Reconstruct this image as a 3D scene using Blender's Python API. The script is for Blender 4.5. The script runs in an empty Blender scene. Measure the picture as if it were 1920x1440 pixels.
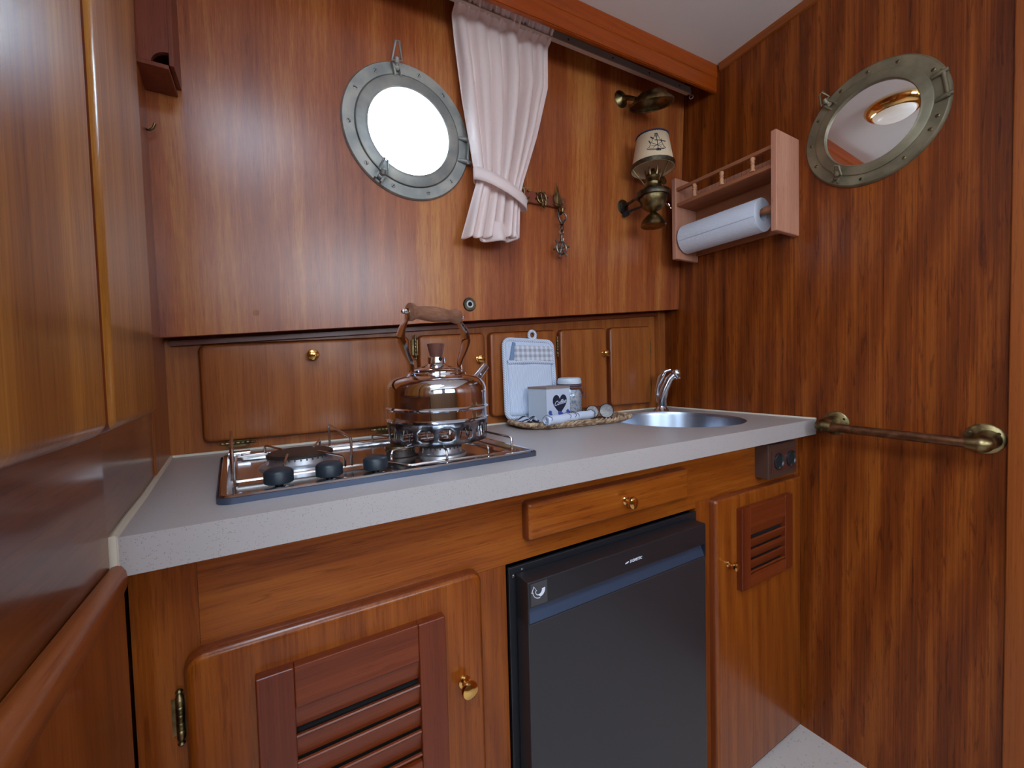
import bpy, bmesh, math, random
from mathutils import Vector, Matrix
random.seed(7)
PI = math.pi
V = Vector
S = bpy.context.scene
C = S.collection

# ------------------------------------------------------------------ camera
cam_d = bpy.data.cameras.new('camera')
cam = bpy.data.objects.new('camera', cam_d); C.objects.link(cam)
H = 1.034
yaw, pit, rol = 0.52798365, -0.0361374, -0.02598314
fw = V((math.sin(yaw)*math.cos(pit), math.cos(yaw)*math.cos(pit), math.sin(pit)))
r0 = V((math.cos(yaw), -math.sin(yaw), 0)); u0 = r0.cross(fw)
rr = r0*math.cos(rol) + u0*math.sin(rol)
uu = -r0*math.sin(rol) + u0*math.cos(rol)
m = Matrix((rr, uu, -fw)).transposed().to_4x4(); m.translation = V((0, 0, H))
cam.matrix_world = m
cam_d.sensor_width = 36.0; cam_d.lens = 774.948/1920*36
cam_d.clip_start = 0.02
S.camera = cam
# ------------------------------------------------------------------ view
S.view_settings.view_transform = 'Standard'
S.view_settings.look = 'None'
S.view_settings.exposure = 0.0
S.view_settings.gamma = 1.0
S.view_settings.use_curve_mapping = False
# ------------------------------------------------------------------ world (overcast daylight outside the boat)
w = bpy.data.worlds.new('world'); S.world = w; w.use_nodes = True
bg = w.node_tree.nodes['Background']
bg.inputs[0].default_value = (0.72, 0.86, 1.0, 1); bg.inputs[1].default_value = 7.0

def area(name, loc, target, sx, sy, power, col):
    d = bpy.data.lights.new(name, 'AREA'); d.shape = 'RECTANGLE'; d.size = sx; d.size_y = sy
    d.energy = power; d.color = col
    o = bpy.data.objects.new(name, d); C.objects.link(o)
    o.location = loc
    o.rotation_euler = (V(target)-V(loc)).to_track_quat('-Z', 'Y').to_euler()
    return o
# daylight arriving through the saloon windows, the companionway hatch and the porthole
area('daylight_rear_window', (0.62, -1.72, 1.55), (0.62, 0, 1.85), 0.9, 0.50, 7, (0.80, 0.90, 1.0))
area('daylight_rear_window', (-0.55, -1.72, 1.55), (-0.5, 0, 1.85), 0.8, 0.50, 3.5, (0.72, 0.86, 1.0))
area('daylight_hatch', (-0.24, -0.28, 1.940), (-0.26, -0.26, 0), 0.80, 0.60, 20, (0.60, 0.79, 1.0))
area('daylight_side_window', (-1.72, -0.75, 1.5), (0, -0.7, 1.5), 0.9, 0.55, 6, (0.62, 0.80, 1.0))
area('daylight_porthole', (0.30, 1.20, 1.60), (0.27, 0.9, 1.57), 0.34, 0.34, 46, (0.60, 0.79, 1.0))

# added fill light, aimed up through the porthole to brighten the deckhead
area('added_ceiling_fill', (0.30, 1.17, 1.36), (0.40, 0.45, 1.95), 0.34, 0.30, 150, (0.80, 0.90, 1.0))

# ================================================================== materials
def newmat(name):
    mt = bpy.data.materials.new(name); mt.use_nodes = True
    nt = mt.node_tree; b = nt.nodes['Principled BSDF']
    return mt, nt, b
def N(nt, t, **k):
    n = nt.nodes.new(t)
    for a, v in k.items(): setattr(n, a, v)
    return n
def L(nt, a, b): nt.links.new(a, b)
def plain(name, col, rough=0.5, metal=0.0, coat=0.0, bump=0, bscale=200, **kw):
    mt, nt, b = newmat(name)
    b.inputs['Base Color'].default_value = (*col, 1)
    b.inputs['Roughness'].default_value = rough
    b.inputs['Metallic'].default_value = metal
    b.inputs['Coat Weight'].default_value = coat
    b.inputs['Coat Roughness'].default_value = 0.15
    for k, v in kw.items(): b.inputs[k.replace('_', ' ')].default_value = v
    if bump:
        tc = N(nt, 'ShaderNodeTexCoord'); n = N(nt, 'ShaderNodeTexNoise'); n.inputs['Scale'].default_value = bscale
        bp = N(nt, 'ShaderNodeBump'); bp.inputs['Strength'].default_value = bump; bp.inputs['Distance'].default_value = 0.001
        L(nt, tc.outputs['Object'], n.inputs['Vector']); L(nt, n.outputs['Fac'], bp.inputs['Height']); L(nt, bp.outputs['Normal'], b.inputs['Normal'])
    return mt
def worn(name, col1, col2, rough, metal, scale=30, lo=.4, hi=.65, rvar=.15):
    mt, nt, b = newmat(name)
    tc = N(nt, 'ShaderNodeTexCoord'); n = N(nt, 'ShaderNodeTexNoise'); n.inputs['Scale'].default_value = scale; n.inputs['Detail'].default_value = 6
    r = N(nt, 'ShaderNodeValToRGB'); r.color_ramp.elements[0].position = lo; r.color_ramp.elements[1].position = hi
    r.color_ramp.elements[0].color = (*col1, 1); r.color_ramp.elements[1].color = (*col2, 1)
    L(nt, tc.outputs['Object'], n.inputs['Vector']); L(nt, n.outputs['Fac'], r.inputs['Fac']); L(nt, r.outputs['Color'], b.inputs['Base Color'])
    mr = N(nt, 'ShaderNodeMapRange'); mr.inputs['To Min'].default_value = rough-rvar/2; mr.inputs['To Max'].default_value = rough+rvar/2
    L(nt, n.outputs['Fac'], mr.inputs['Value']); L(nt, mr.outputs['Result'], b.inputs['Roughness'])
    b.inputs['Metallic'].default_value = metal
    return mt
def wood(name, dark, mid, light, axis='z', rough=.42, coat=.35, crough=.22, streak=30, figure=0.0, band=1.0, contrast=1.0, seed=0.0, vein=0.0, dist=.25, wb=.25):
    """varnished teak: long streaks, wide colour bands, pores and an optional cathedral figure"""
    mt, nt, b = newmat(name)
    tc = N(nt, 'ShaderNodeTexCoord')
    def mp(across, along, off):
        mm = N(nt, 'ShaderNodeMapping')
        s = {'x': (along, across, across), 'y': (across, along, across), 'z': (across, across, along)}[axis]
        mm.inputs['Scale'].default_value = s; mm.inputs['Location'].default_value = (off+seed, off*.7+seed, off*1.3)
        L(nt, tc.outputs['Object'], mm.inputs['Vector']); return mm.outputs['Vector']
    def noise(vec, sc, det, rg, dist=0.0):
        n = N(nt, 'ShaderNodeTexNoise'); n.inputs['Scale'].default_value = sc; n.inputs['Detail'].default_value = det
        n.inputs['Roughness'].default_value = rg; n.inputs['Distortion'].default_value = dist
        L(nt, vec, n.inputs['Vector']); return n.outputs['Fac']
    def math_(op, a, bb):
        q = N(nt, 'ShaderNodeMath', operation=op)
        for i, x in enumerate((a, bb)):
            if isinstance(x, (int, float)): q.inputs[i].default_value = x
            else: L(nt, x, q.inputs[i])
        return q.outputs[0]
    st = noise(mp(streak, .55, 3.1), 1.0, 9, .76, dist)
    fine = noise(mp(streak*7, 3.5, 9.7), 1.0, 3, .6)
    bnd = noise(mp(7*band, .25, 5.3), 1.0, 2, .5)
    f = math_('ADD', math_('MULTIPLY', st, .55), math_('MULTIPLY', fine, .20))
    f = math_('ADD', math_('MULTIPLY', f, (1-wb)/.75), math_('MULTIPLY', bnd, wb))
    if figure > 0:
        wv = N(nt, 'ShaderNodeTexWave', wave_type='RINGS', rings_direction='SPHERICAL')
        wv.inputs['Scale'].default_value = 2.2; wv.inputs['Distortion'].default_value = 5.0; wv.inputs['Detail'].default_value = 4
        wv.inputs['Detail Scale'].default_value = 1.4; wv.inputs['Detail Roughness'].default_value = .6
        L(nt, mp(3.4, .75, 1.9), wv.inputs['Vector'])
        f = math_('ADD', math_('MULTIPLY', f, 1-figure), math_('MULTIPLY', wv.outputs['Fac'], figure))
        f = math_('ADD', f, (.5-.5)*figure)
    mr = N(nt, 'ShaderNodeMapRange'); mr.inputs['From Min'].default_value = .5-.17/contrast; mr.inputs['From Max'].default_value = .5+.17/contrast
    L(nt, f, mr.inputs['Value'])
    r = N(nt, 'ShaderNodeValToRGB'); e = r.color_ramp.elements
    e[0].position = 0; e[0].color = (*dark, 1); e[1].position = 1; e[1].color = (*light, 1)
    q = e.new(.5); q.color = (*mid, 1)
    L(nt, mr.outputs['Result'], r.inputs['Fac'])
    pores = noise(mp(420, 22, 2.2), 1.0, 2, .5)
    pr = N(nt, 'ShaderNodeMapRange'); pr.inputs['From Min'].default_value = .60; pr.inputs['From Max'].default_value = .70
    L(nt, pores, pr.inputs['Value'])
    mx = N(nt, 'ShaderNodeMixRGB', blend_type='MULTIPLY'); mx.inputs['Color2'].default_value = (.62, .52, .46, 1)
    fac = math_('MULTIPLY', pr.outputs['Result'], .55); L(nt, fac, mx.inputs['Fac']); L(nt, r.outputs['Color'], mx.inputs['Color1'])
    src = mx.outputs['Color']
    if vein > 0:
        vn = noise(mp(streak*1.9, 9, 7.7), 1.0, 4, .6, .8)
        vr = N(nt, 'ShaderNodeMapRange'); vr.inputs['From Min'].default_value = .56; vr.inputs['From Max'].default_value = .66
        L(nt, vn, vr.inputs['Value']); m3 = N(nt, 'ShaderNodeMixRGB', blend_type='MULTIPLY'); m3.inputs['Color2'].default_value = (.50, .40, .34, 1)
        L(nt, math_('MULTIPLY', vr.outputs['Result'], vein), m3.inputs['Fac']); L(nt, src, m3.inputs['Color1']); src = m3.outputs['Color']
    L(nt, src, b.inputs['Base Color'])
    b.inputs['Roughness'].default_value = rough; b.inputs['Specular IOR Level'].default_value = .2; b.inputs['Coat Weight'].default_value = coat*.85; b.inputs['Coat Roughness'].default_value = crough
    b.inputs['Coat IOR'].default_value = 1.55 if coat >= 1 else 1.5
    bp = N(nt, 'ShaderNodeBump'); bp.inputs['Strength'].default_value = .12; bp.inputs['Distance'].default_value = .0006
    L(nt, fine, bp.inputs['Height']); L(nt, bp.outputs['Normal'], b.inputs['Normal'])
    return mt
def rgb(r, g, b):
    f = lambda c: (c/255/12.92) if c/255 <= .04045 else ((c/255+.055)/1.055)**2.4
    return (f(r), f(g), f(b))

M = {}
M['teak_panel'] = wood('teak_panel', rgb(112, 42, 22), rgb(164, 86, 40), rgb(206, 138, 70), 'z', .36, 1.0, .27, streak=90, band=1.9, contrast=1.0, wb=.46)
M['teak_wall'] = wood('teak_wall', rgb(70, 25, 4), rgb(120, 54, 11), rgb(160, 86, 26), 'z', .42, .3, .25, streak=60, figure=.12, band=1.6, contrast=.88, seed=4, vein=.8, dist=1.5, wb=.10)
M['teak_front_v'] = wood('teak_front_v', rgb(104, 42, 7), rgb(136, 66, 14), rgb(162, 88, 26), 'z', .36, .5, .18, streak=60, figure=.08, band=2, contrast=1.0, seed=2, vein=.5, dist=.7, wb=.2)
M['teak_front_h'] = wood('teak_front_h', rgb(106, 44, 8), rgb(142, 70, 15), rgb(168, 94, 28), 'x', .36, .5, .18, streak=70, figure=.06, band=2, contrast=1.0, seed=6, vein=.6, dist=.7, wb=.2)
M['teak_small'] = wood('teak_small', rgb(114, 54, 22), rgb(154, 84, 36), rgb(186, 114, 54), 'z', .40, .4, .28, streak=70, figure=.08, band=1.5, contrast=.75, seed=8, vein=.35, dist=.6, wb=.25)
M['teak_left'] = wood('teak_left', rgb(106, 56, 14), rgb(154, 92, 28), rgb(198, 136, 54), 'z', .38, .8, .20, streak=40, band=2, contrast=1.1, seed=11, vein=.35, wb=.3)
M['teak_left_wall'] = wood('teak_left_wall', rgb(84, 38, 14), rgb(114, 58, 24), rgb(146, 84, 40), 'y', .34, 1.0, .16, streak=26, figure=.15, contrast=.9, seed=13)
M['teak_beam'] = wood('teak_beam', rgb(122, 46, 6), rgb(158, 68, 13), rgb(182, 92, 26), 'x', .38, .4, .22, streak=50, contrast=.8, seed=17)
M['teak_trim'] = wood('teak_trim', rgb(108, 48, 15), rgb(142, 72, 26), rgb(166, 94, 40), 'z', .40, .3, .25, streak=40, contrast=.8, seed=19)
M['teak_trim_y'] = wood('teak_trim_y', rgb(104, 48, 17), rgb(138, 70, 28), rgb(164, 94, 42), 'y', .40, .5, .25, streak=40, contrast=.8, seed=23)
M['teak_edge'] = wood('teak_edge', rgb(84, 34, 14), rgb(112, 50, 20), rgb(136, 68, 30), 'z', .34, .7, .16, streak=50, contrast=.8, seed=71)
M['saloon_wall'] = wood('saloon_wall', rgb(70, 46, 30), rgb(104, 74, 50), rgb(136, 102, 74), 'z', .36, .5, .2, streak=40, contrast=.8, seed=73)
M['mahogany_h'] = wood('mahogany_h', rgb(82, 30, 10), rgb(110, 44, 15), rgb(136, 62, 25), 'x', .38, .45, .25, streak=50, contrast=.9, seed=29)
M['mahogany_v'] = wood('mahogany_v', rgb(78, 28, 10), rgb(104, 40, 14), rgb(130, 58, 24), 'z', .38, .45, .25, streak=50, contrast=.9, seed=31)
M['dark_mahogany'] = wood('dark_mahogany', rgb(92, 42, 30), rgb(126, 62, 44), rgb(150, 84, 60), 'z', .42, .3, .3, streak=40, contrast=.8, seed=37)
M['pink_beech'] = wood('pink_beech', rgb(172, 112, 88), rgb(196, 138, 112), rgb(212, 158, 132), 'z', .55, .1, .4, streak=30, contrast=.7, seed=41)
M['pink_beech_y'] = wood('pink_beech_y', rgb(138, 80, 52), rgb(164, 102, 70), rgb(182, 122, 88), 'y', .5, .15, .35, streak=30, contrast=.8, seed=43)
M['turned_beech'] = wood('turned_beech', rgb(190, 130, 94), rgb(208, 150, 112), rgb(222, 170, 134), 'z', .5, .1, .4, streak=40, contrast=.6, seed=47)
M['handle_wood'] = wood('handle_wood', rgb(92, 56, 44), rgb(142, 98, 76), rgb(178, 134, 108), 'x', .32, .6, .15, streak=60, contrast=.9, seed=53)
M['lid_wood'] = wood('lid_wood', rgb(74, 42, 36), rgb(98, 60, 50), rgb(118, 76, 64), 'z', .45, .2, .3, streak=60, contrast=.7, seed=59)
M['ceiling'] = plain('ceiling_vinyl', rgb(238, 230, 224), .55, bump=.15, bscale=500)
M['brass'] = worn('aged_brass', rgb(96, 82, 54), rgb(158, 138, 96), .36, 1.0, 40)
M['brass_dark'] = worn('dark_brass', rgb(70, 66, 58), rgb(112, 100, 78), .42, 1.0, 50)
M['bronze'] = worn('bronze_frame', rgb(140, 142, 138), rgb(176, 172, 162), .46, 0.35, 18)
M['bronze_mirror'] = worn('bronze_mirror_frame', rgb(112, 102, 80), rgb(142, 130, 104), .45, 0.5, 18)
M['polished_brass'] = plain('polished_brass', rgb(232, 184, 106), .14, 1.0)
M['brass_pipe'] = worn('brass_pipe', rgb(104, 68, 46), rgb(134, 92, 64), .38, .85, 60)
M['chrome'] = plain('chrome', (.80, .84, .92), .07, 1.0)
M['chrome_worn'] = worn('chrome_worn', (.52, .54, .6), (.8, .8, .84), .16, 1.0, 60, rvar=.12)
M['steel'] = plain('stainless_steel', (.40, .45, .54), .30, 1.0)
M['hob_steel'] = plain('hob_steel', (.70, .70, .73), .12, 1.0)
M['sooty_steel'] = worn('sooty_steel', (.10, .11, .13), (.42, .44, .48), .32, 1.0, 45)
M['wire_steel'] = plain('wire_steel', (.62, .56, .52), .22, 1.0)
M['pewter'] = worn('pewter', rgb(100, 98, 94), rgb(150, 142, 130), .38, 1.0, 120)
M['black_plastic'] = plain('black_plastic', (.012, .012, .015), .38, coat=.15)
M['knob_black'] = plain('knob_black', (.016, .024, .034), .42)
M['fridge_side'] = plain('fridge_black', (.004, .004, .005), .25)
M['fridge_front'] = plain('fridge_front', (.020, .019, .023), .40, coat=.15)
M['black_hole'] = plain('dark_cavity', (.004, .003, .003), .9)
M['cast_black'] = plain('cast_black', (.035, .022, .018), .45, .3)
M['alu'] = plain('burner_alloy', (.50, .50, .53), .38, .9)
M['panel_dark'] = plain('hob_panel_dark', (.05, .052, .06), .16, .6)
M['white_mark'] = plain('white_print', (.75, .77, .85), .5)
M['rail_grey'] = plain('rail_grey', rgb(158, 152, 146), .45)
M['rail_lip'] = plain('rail_lip', rgb(196, 172, 160), .4)
M['socket_brown'] = plain('socket_brown', rgb(78, 44, 38), .35, coat=.3)
M['socket_frame'] = plain('socket_frame', rgb(96, 72, 62), .3, .5)
M['sealant'] = plain('sealant', rgb(214, 204, 184), .5)
M['white_ring'] = plain('white_ring', rgb(200, 200, 204), .4)
M['paper_cloth'] = None
M['glass_lamp'] = plain('frosted_glass', (.8, .82, .85), .3)
M['glass_lamp'].node_tree.nodes['Principled BSDF'].inputs['Emission Color'].default_value = (1, .9, .75, 1)
M['glass_lamp'].node_tree.nodes['Principled BSDF'].inputs['Emission Strength'].default_value = .25
M['mirror'] = plain('mirror_glass', (.95, .96, .96), .01, 1.0)
M['ink'] = plain('navy_ink', rgb(30, 30, 56), .7)
M['ink_black'] = plain('black_ink', (.02, .02, .025), .7)
M['blue_print'] = plain('blue_print', rgb(66, 84, 176), .6)
M['shade_cloth'] = plain('shade_cloth', rgb(226, 200, 164), .8, bump=.3, bscale=900)
M['shade_cloth'].node_tree.nodes['Principled BSDF'].inputs['Subsurface Weight'].default_value = 0.0
M['box_white'] = plain('box_white', rgb(206, 214, 232), .5)
M['box_grey'] = plain('box_greyblue', rgb(206, 218, 232), .55)
M['box_lid'] = plain('box_lid_taupe', rgb(150, 132, 124), .6)
M['lid_white'] = plain('lid_white', rgb(206, 216, 228), .3)
M['cord'] = plain('purple_cord', rgb(110, 84, 100), .8)
M['tin_dark'] = plain('tin_dark', rgb(50, 54, 66), .35, .4)
M['tin_face'] = worn('tin_face', rgb(138, 136, 138), rgb(176, 168, 162), .5, .2, 200)
M['blue_clip'] = plain('blue_clip', rgb(120, 142, 176), .6)

def glass(name, tint=(1, 1, 1), rough=0.0):
    mt, nt, b = newmat(name)
    b.inputs['Base Color'].default_value = (*tint, 1); b.inputs['Transmission Weight'].default_value = 1
    b.inputs['Roughness'].default_value = rough; b.inputs['IOR'].default_value = 1.45
    return mt
M['glass'] = glass('clear_glass', (.95, .98, 1))

def speckle(name, base, spots, sc=260, thr=.66, rough=.35, coat=.2, patch=0.08):
    mt, nt, b = newmat(name)
    tc = N(nt, 'ShaderNodeTexCoord')
    v = N(nt, 'ShaderNodeTexVoronoi'); v.inputs['Scale'].default_value = sc; L(nt, tc.outputs['Object'], v.inputs['Vector'])
    d_ = N(nt, 'ShaderNodeMath', operation='LESS_THAN'); d_.inputs[1].default_value = .34; L(nt, v.outputs['Distance'], d_.inputs[0])
    sp_ = N(nt, 'ShaderNodeSeparateXYZ'); L(nt, v.outputs['Color'], sp_.inputs[0])
    g_ = N(nt, 'ShaderNodeMath', operation='GREATER_THAN'); g_.inputs[1].default_value = thr; L(nt, sp_.outputs[0], g_.inputs[0])
    k_ = N(nt, 'ShaderNodeMath', operation='MULTIPLY'); L(nt, d_.outputs[0], k_.inputs[0]); L(nt, g_.outputs[0], k_.inputs[1])
    k2 = N(nt, 'ShaderNodeMath', operation='MULTIPLY'); L(nt, k_.outputs[0], k2.inputs[0]); L(nt, sp_.outputs[1], k2.inputs[1])
    r = N(nt, 'ShaderNodeMath', operation='MULTIPLY'); L(nt, k2.outputs[0], r.inputs[0]); r.inputs[1].default_value = .7
    n2 = N(nt, 'ShaderNodeTexNoise'); n2.inputs['Scale'].default_value = 9; n2.inputs['Detail'].default_value = 5
    L(nt, tc.outputs['Object'], n2.inputs['Vector'])
    mx = N(nt, 'ShaderNodeMixRGB'); mx.inputs['Color1'].default_value = (*[c*(1-patch) for c in base], 1); mx.inputs['Color2'].default_value = (*[min(1, c*(1+patch)) for c in base], 1)
    L(nt, n2.outputs['Fac'], mx.inputs['Fac'])
    m2 = N(nt, 'ShaderNodeMixRGB'); m2.inputs['Color2'].default_value = (*spots, 1)
    L(nt, r.outputs[0], m2.inputs['Fac']); L(nt, mx.outputs['Color'], m2.inputs['Color1'])
    L(nt, m2.outputs['Color'], b.inputs['Base Color'])
    b.inputs['Roughness'].default_value = rough; b.inputs['Coat Weight'].default_value = coat; b.inputs['Coat Roughness'].default_value = .2
    return mt
M['worktop'] = speckle('speckled_solid_surface', rgb(178, 169, 166), rgb(128, 106, 98), 640, .78, .38, .12, .04)
M['floor'] = speckle('cream_floor_vinyl', rgb(204, 192, 184), rgb(150, 136, 132), 160, .7, .5, 0, .06)

def stripes(name, c1, c2, axis, freq, rough=.9, check=False, sharp=.12, freq2=None):
    mt, nt, b = newmat(name)
    tc = N(nt, 'ShaderNodeTexCoord'); sp = N(nt, 'ShaderNodeSeparateXYZ'); L(nt, tc.outputs['Object'], sp.inputs[0])
    def s(ax, fq):
        if isinstance(ax, tuple):
            a = N(nt, 'ShaderNodeMath', operation='ADD'); L(nt, sp.outputs[ax[0]], a.inputs[0]); L(nt, sp.outputs[ax[1]], a.inputs[1]); src = a.outputs[0]
        else: src = sp.outputs[ax]
        mlt = N(nt, 'ShaderNodeMath', operation='MULTIPLY'); mlt.inputs[1].default_value = fq*2*PI; L(nt, src, mlt.inputs[0])
        sn = N(nt, 'ShaderNodeMath', operation='SINE'); L(nt, mlt.outputs[0], sn.inputs[0])
        mr = N(nt, 'ShaderNodeMapRange'); mr.inputs['From Min'].default_value = -sharp*4; mr.inputs['From Max'].default_value = sharp*4
        L(nt, sn.outputs[0], mr.inputs['Value']); return mr.outputs['Result']
    f = s(axis, freq)
    if check:
        g = s(2, freq2 or freq); a = N(nt, 'ShaderNodeMath', operation='ADD'); L(nt, f, a.inputs[0]); L(nt, g, a.inputs[1])
        h = N(nt, 'ShaderNodeMath', operation='MULTIPLY'); h.inputs[1].default_value = .5; L(nt, a.outputs[0], h.inputs[0]); f = h.outputs[0]
    mx = N(nt, 'ShaderNodeMixRGB'); mx.inputs['Color1'].default_value = (*c1, 1); mx.inputs['Color2'].default_value = (*c2, 1)
    L(nt, f, mx.inputs['Fac']); L(nt, mx.outputs['Color'], b.inputs['Base Color']); b.inputs['Roughness'].default_value = rough
    return mt
M['mitt_stripe'] = stripes('mitt_stripe', rgb(184, 196, 222), rgb(222, 228, 240), 0, 260)
M['mitt_bind'] = stripes('mitt_binding', rgb(178, 190, 216), rgb(226, 230, 240), (0, 2), 150)
M['gingham'] = stripes('gingham', rgb(158, 160, 172), rgb(218, 220, 232), 0, 62, check=True, freq2=62, sharp=.05)
M['towel'] = plain('towel_cotton', rgb(206, 214, 234), .95, bump=.4, bscale=700)
M['cloth_bw'] = stripes('black_white_cloth', rgb(40, 46, 66), rgb(200, 208, 226), (0, 1), 70)

def fabric(name, col, rough=.5, sheen=.4):
    mt, nt, b = newmat(name)
    b.inputs['Base Color'].default_value = (*col, 1); b.inputs['Roughness'].default_value = rough
    b.inputs['Sheen Weight'].default_value = sheen
    tc = N(nt, 'ShaderNodeTexCoord'); n = N(nt, 'ShaderNodeTexNoise'); n.inputs['Scale'].default_value = 25; n.inputs['Detail'].default_value = 3
    bp = N(nt, 'ShaderNodeBump'); bp.inputs['Strength'].default_value = .25; bp.inputs['Distance'].default_value = .004
    L(nt, tc.outputs['Object'], n.inputs['Vector']); L(nt, n.outputs['Fac'], bp.inputs['Height']); L(nt, bp.outputs['Normal'], b.inputs['Normal'])
    # thin lining lets some daylight through
    tr = N(nt, 'ShaderNodeBsdfTranslucent'); tr.inputs['Color'].default_value = (*col, 1)
    mix = N(nt, 'ShaderNodeMixShader'); mix.inputs[0].default_value = .18
    out = nt.nodes['Material Output']; L(nt, b.outputs[0], mix.inputs[1]); L(nt, tr.outputs[0], mix.inputs[2]); L(nt, mix.outputs[0], out.inputs[0])
    return mt
M['curtain'] = fabric('pink_beige_satin', rgb(248, 226, 220), .40, .3)
def wickermat():
    mt, nt, b = newmat('seagrass')
    tc = N(nt, 'ShaderNodeTexCoord'); n = N(nt, 'ShaderNodeTexNoise'); n.inputs['Scale'].default_value = 90; n.inputs['Detail'].default_value = 4
    r = N(nt, 'ShaderNodeValToRGB'); r.color_ramp.elements[0].position = .35; r.color_ramp.elements[1].position = .68
    r.color_ramp.elements[0].color = (*rgb(120, 84, 60), 1); r.color_ramp.elements[1].color = (*rgb(206, 176, 144), 1)
    L(nt, tc.outputs['Object'], n.inputs['Vector']); L(nt, n.outputs['Fac'], r.inputs['Fac']); L(nt, r.outputs['Color'], b.inputs['Base Color'])
    b.inputs['Roughness'].default_value = .8
    return mt
M['seagrass'] = wickermat()
def paper_towel():
    mt, nt, b = newmat('embossed_paper')
    b.inputs['Base Color'].default_value = (*rgb(222, 228, 240), 1); b.inputs['Roughness'].default_value = .9
    tc = N(nt, 'ShaderNodeTexCoord'); v = N(nt, 'ShaderNodeTexVoronoi'); v.inputs['Scale'].default_value = 240
    bp = N(nt, 'ShaderNodeBump'); bp.inputs['Strength'].default_value = .6; bp.inputs['Distance'].default_value = .0012
    L(nt, tc.outputs['Object'], v.inputs['Vector']); L(nt, v.outputs['Distance'], bp.inputs['Height']); L(nt, bp.outputs['Normal'], b.inputs['Normal'])
    return mt
M['paper'] = paper_towel()
def spices():
    mt, nt, b = newmat('jar_beads')
    tc = N(nt, 'ShaderNodeTexCoord'); v = N(nt, 'ShaderNodeTexVoronoi'); v.inputs['Scale'].default_value = 260
    r = N(nt, 'ShaderNodeValToRGB'); e = r.color_ramp.elements; e[0].color = (*rgb(140, 148, 166), 1); e[1].color = (*rgb(216, 190, 180), 1)
    q = e.new(.5); q.color = (*rgb(206, 212, 224), 1)
    sp = N(nt, 'ShaderNodeSeparateXYZ'); L(nt, tc.outputs['Object'], v.inputs['Vector']); L(nt, v.outputs['Color'], sp.inputs[0]); L(nt, sp.outputs[0], r.inputs['Fac'])
    L(nt, r.outputs['Color'], b.inputs['Base Color']); b.inputs['Roughness'].default_value = .6
    return mt
M['beads'] = spices()

# ================================================================== mesh helpers
def origin_of(o):
    p = V((0, 0, 0))
    while o is not None:
        p = p + o.location; o = o.parent
    return p
def obj(name, bm, mat, parent=None, smooth=False, angle=40):
    """link the bmesh (written in world coordinates) as one object"""
    me = bpy.data.meshes.new(name)
    off = origin_of(parent) if parent is not None else V((0, 0, 0))
    bmesh.ops.translate(bm, verts=bm.verts, vec=-off)
    bmesh.ops.recalc_face_normals(bm, faces=bm.faces)
    bm.to_mesh(me); bm.free()
    me.materials.append(M[mat] if isinstance(mat, str) else mat)
    if smooth:
        for p in me.polygons: p.use_smooth = True
        me.set_sharp_from_angle(angle=math.radians(angle))
    o = bpy.data.objects.new(name, me); C.objects.link(o)
    if parent is not None: o.parent = parent
    return o
def thing(name, label, cat, loc=(0, 0, 0), group=None, kind=None):
    o = bpy.data.objects.new(name, None); C.objects.link(o); o.location = loc
    o.empty_display_size = .02
    o['label'] = label; o['category'] = cat
    if group: o['group'] = group
    if kind: o['kind'] = kind
    return o
def lipped(o, mat, frac=.72):
    me = o.data; me.materials.append(M[mat])
    big = max(p.area for p in me.polygons)
    fn = max((p for p in me.polygons if p.area > big*.9), key=lambda p: p.area).normal.copy()
    for p in me.polygons:
        if abs(p.normal.dot(fn)) < frac: p.material_index = 1
    return o
def tag(o, label, cat, group=None, kind=None):
    o['label'] = label; o['category'] = cat
    if group: o['group'] = group
    if kind: o['kind'] = kind
    return o
B = bmesh.new
def box(bm, a, b_, bev=0.0, seg=2, mat=None):
    a = V(a); b_ = V(b_)
    g = bmesh.ops.create_cube(bm, size=1)
    vs = g['verts']
    c = (a+b_)/2; s = b_-a
    for v in vs: v.co = V((c.x+v.co.x*s.x, c.y+v.co.y*s.y, c.z+v.co.z*s.z))
    if mat is not None:
        for v in vs: v.co = mat @ v.co
    if bev > 0:
        es = list({e for v in vs for e in v.link_edges})
        bmesh.ops.bevel(bm, geom=es, offset=bev, segments=seg, affect='EDGES', profile=.5)
    return bm
def ring_frames(pts):
    pts = [V(p) for p in pts]; n = len(pts); out = []
    up = V((0, 0, 1)); prev = None
    for i in range(n):
        t = (pts[min(i+1, n-1)]-pts[max(i-1, 0)]).normalized()
        if prev is None:
            a = up if abs(t.z) < .9 else V((1, 0, 0))
            x = t.cross(a).normalized()
        else:
            x = (prev - t*prev.dot(t))
            x = x.normalized() if x.length > 1e-6 else t.orthogonal().normalized()
        prev = x; out.append((x, t.cross(x).normalized()))
    return pts, out
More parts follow.
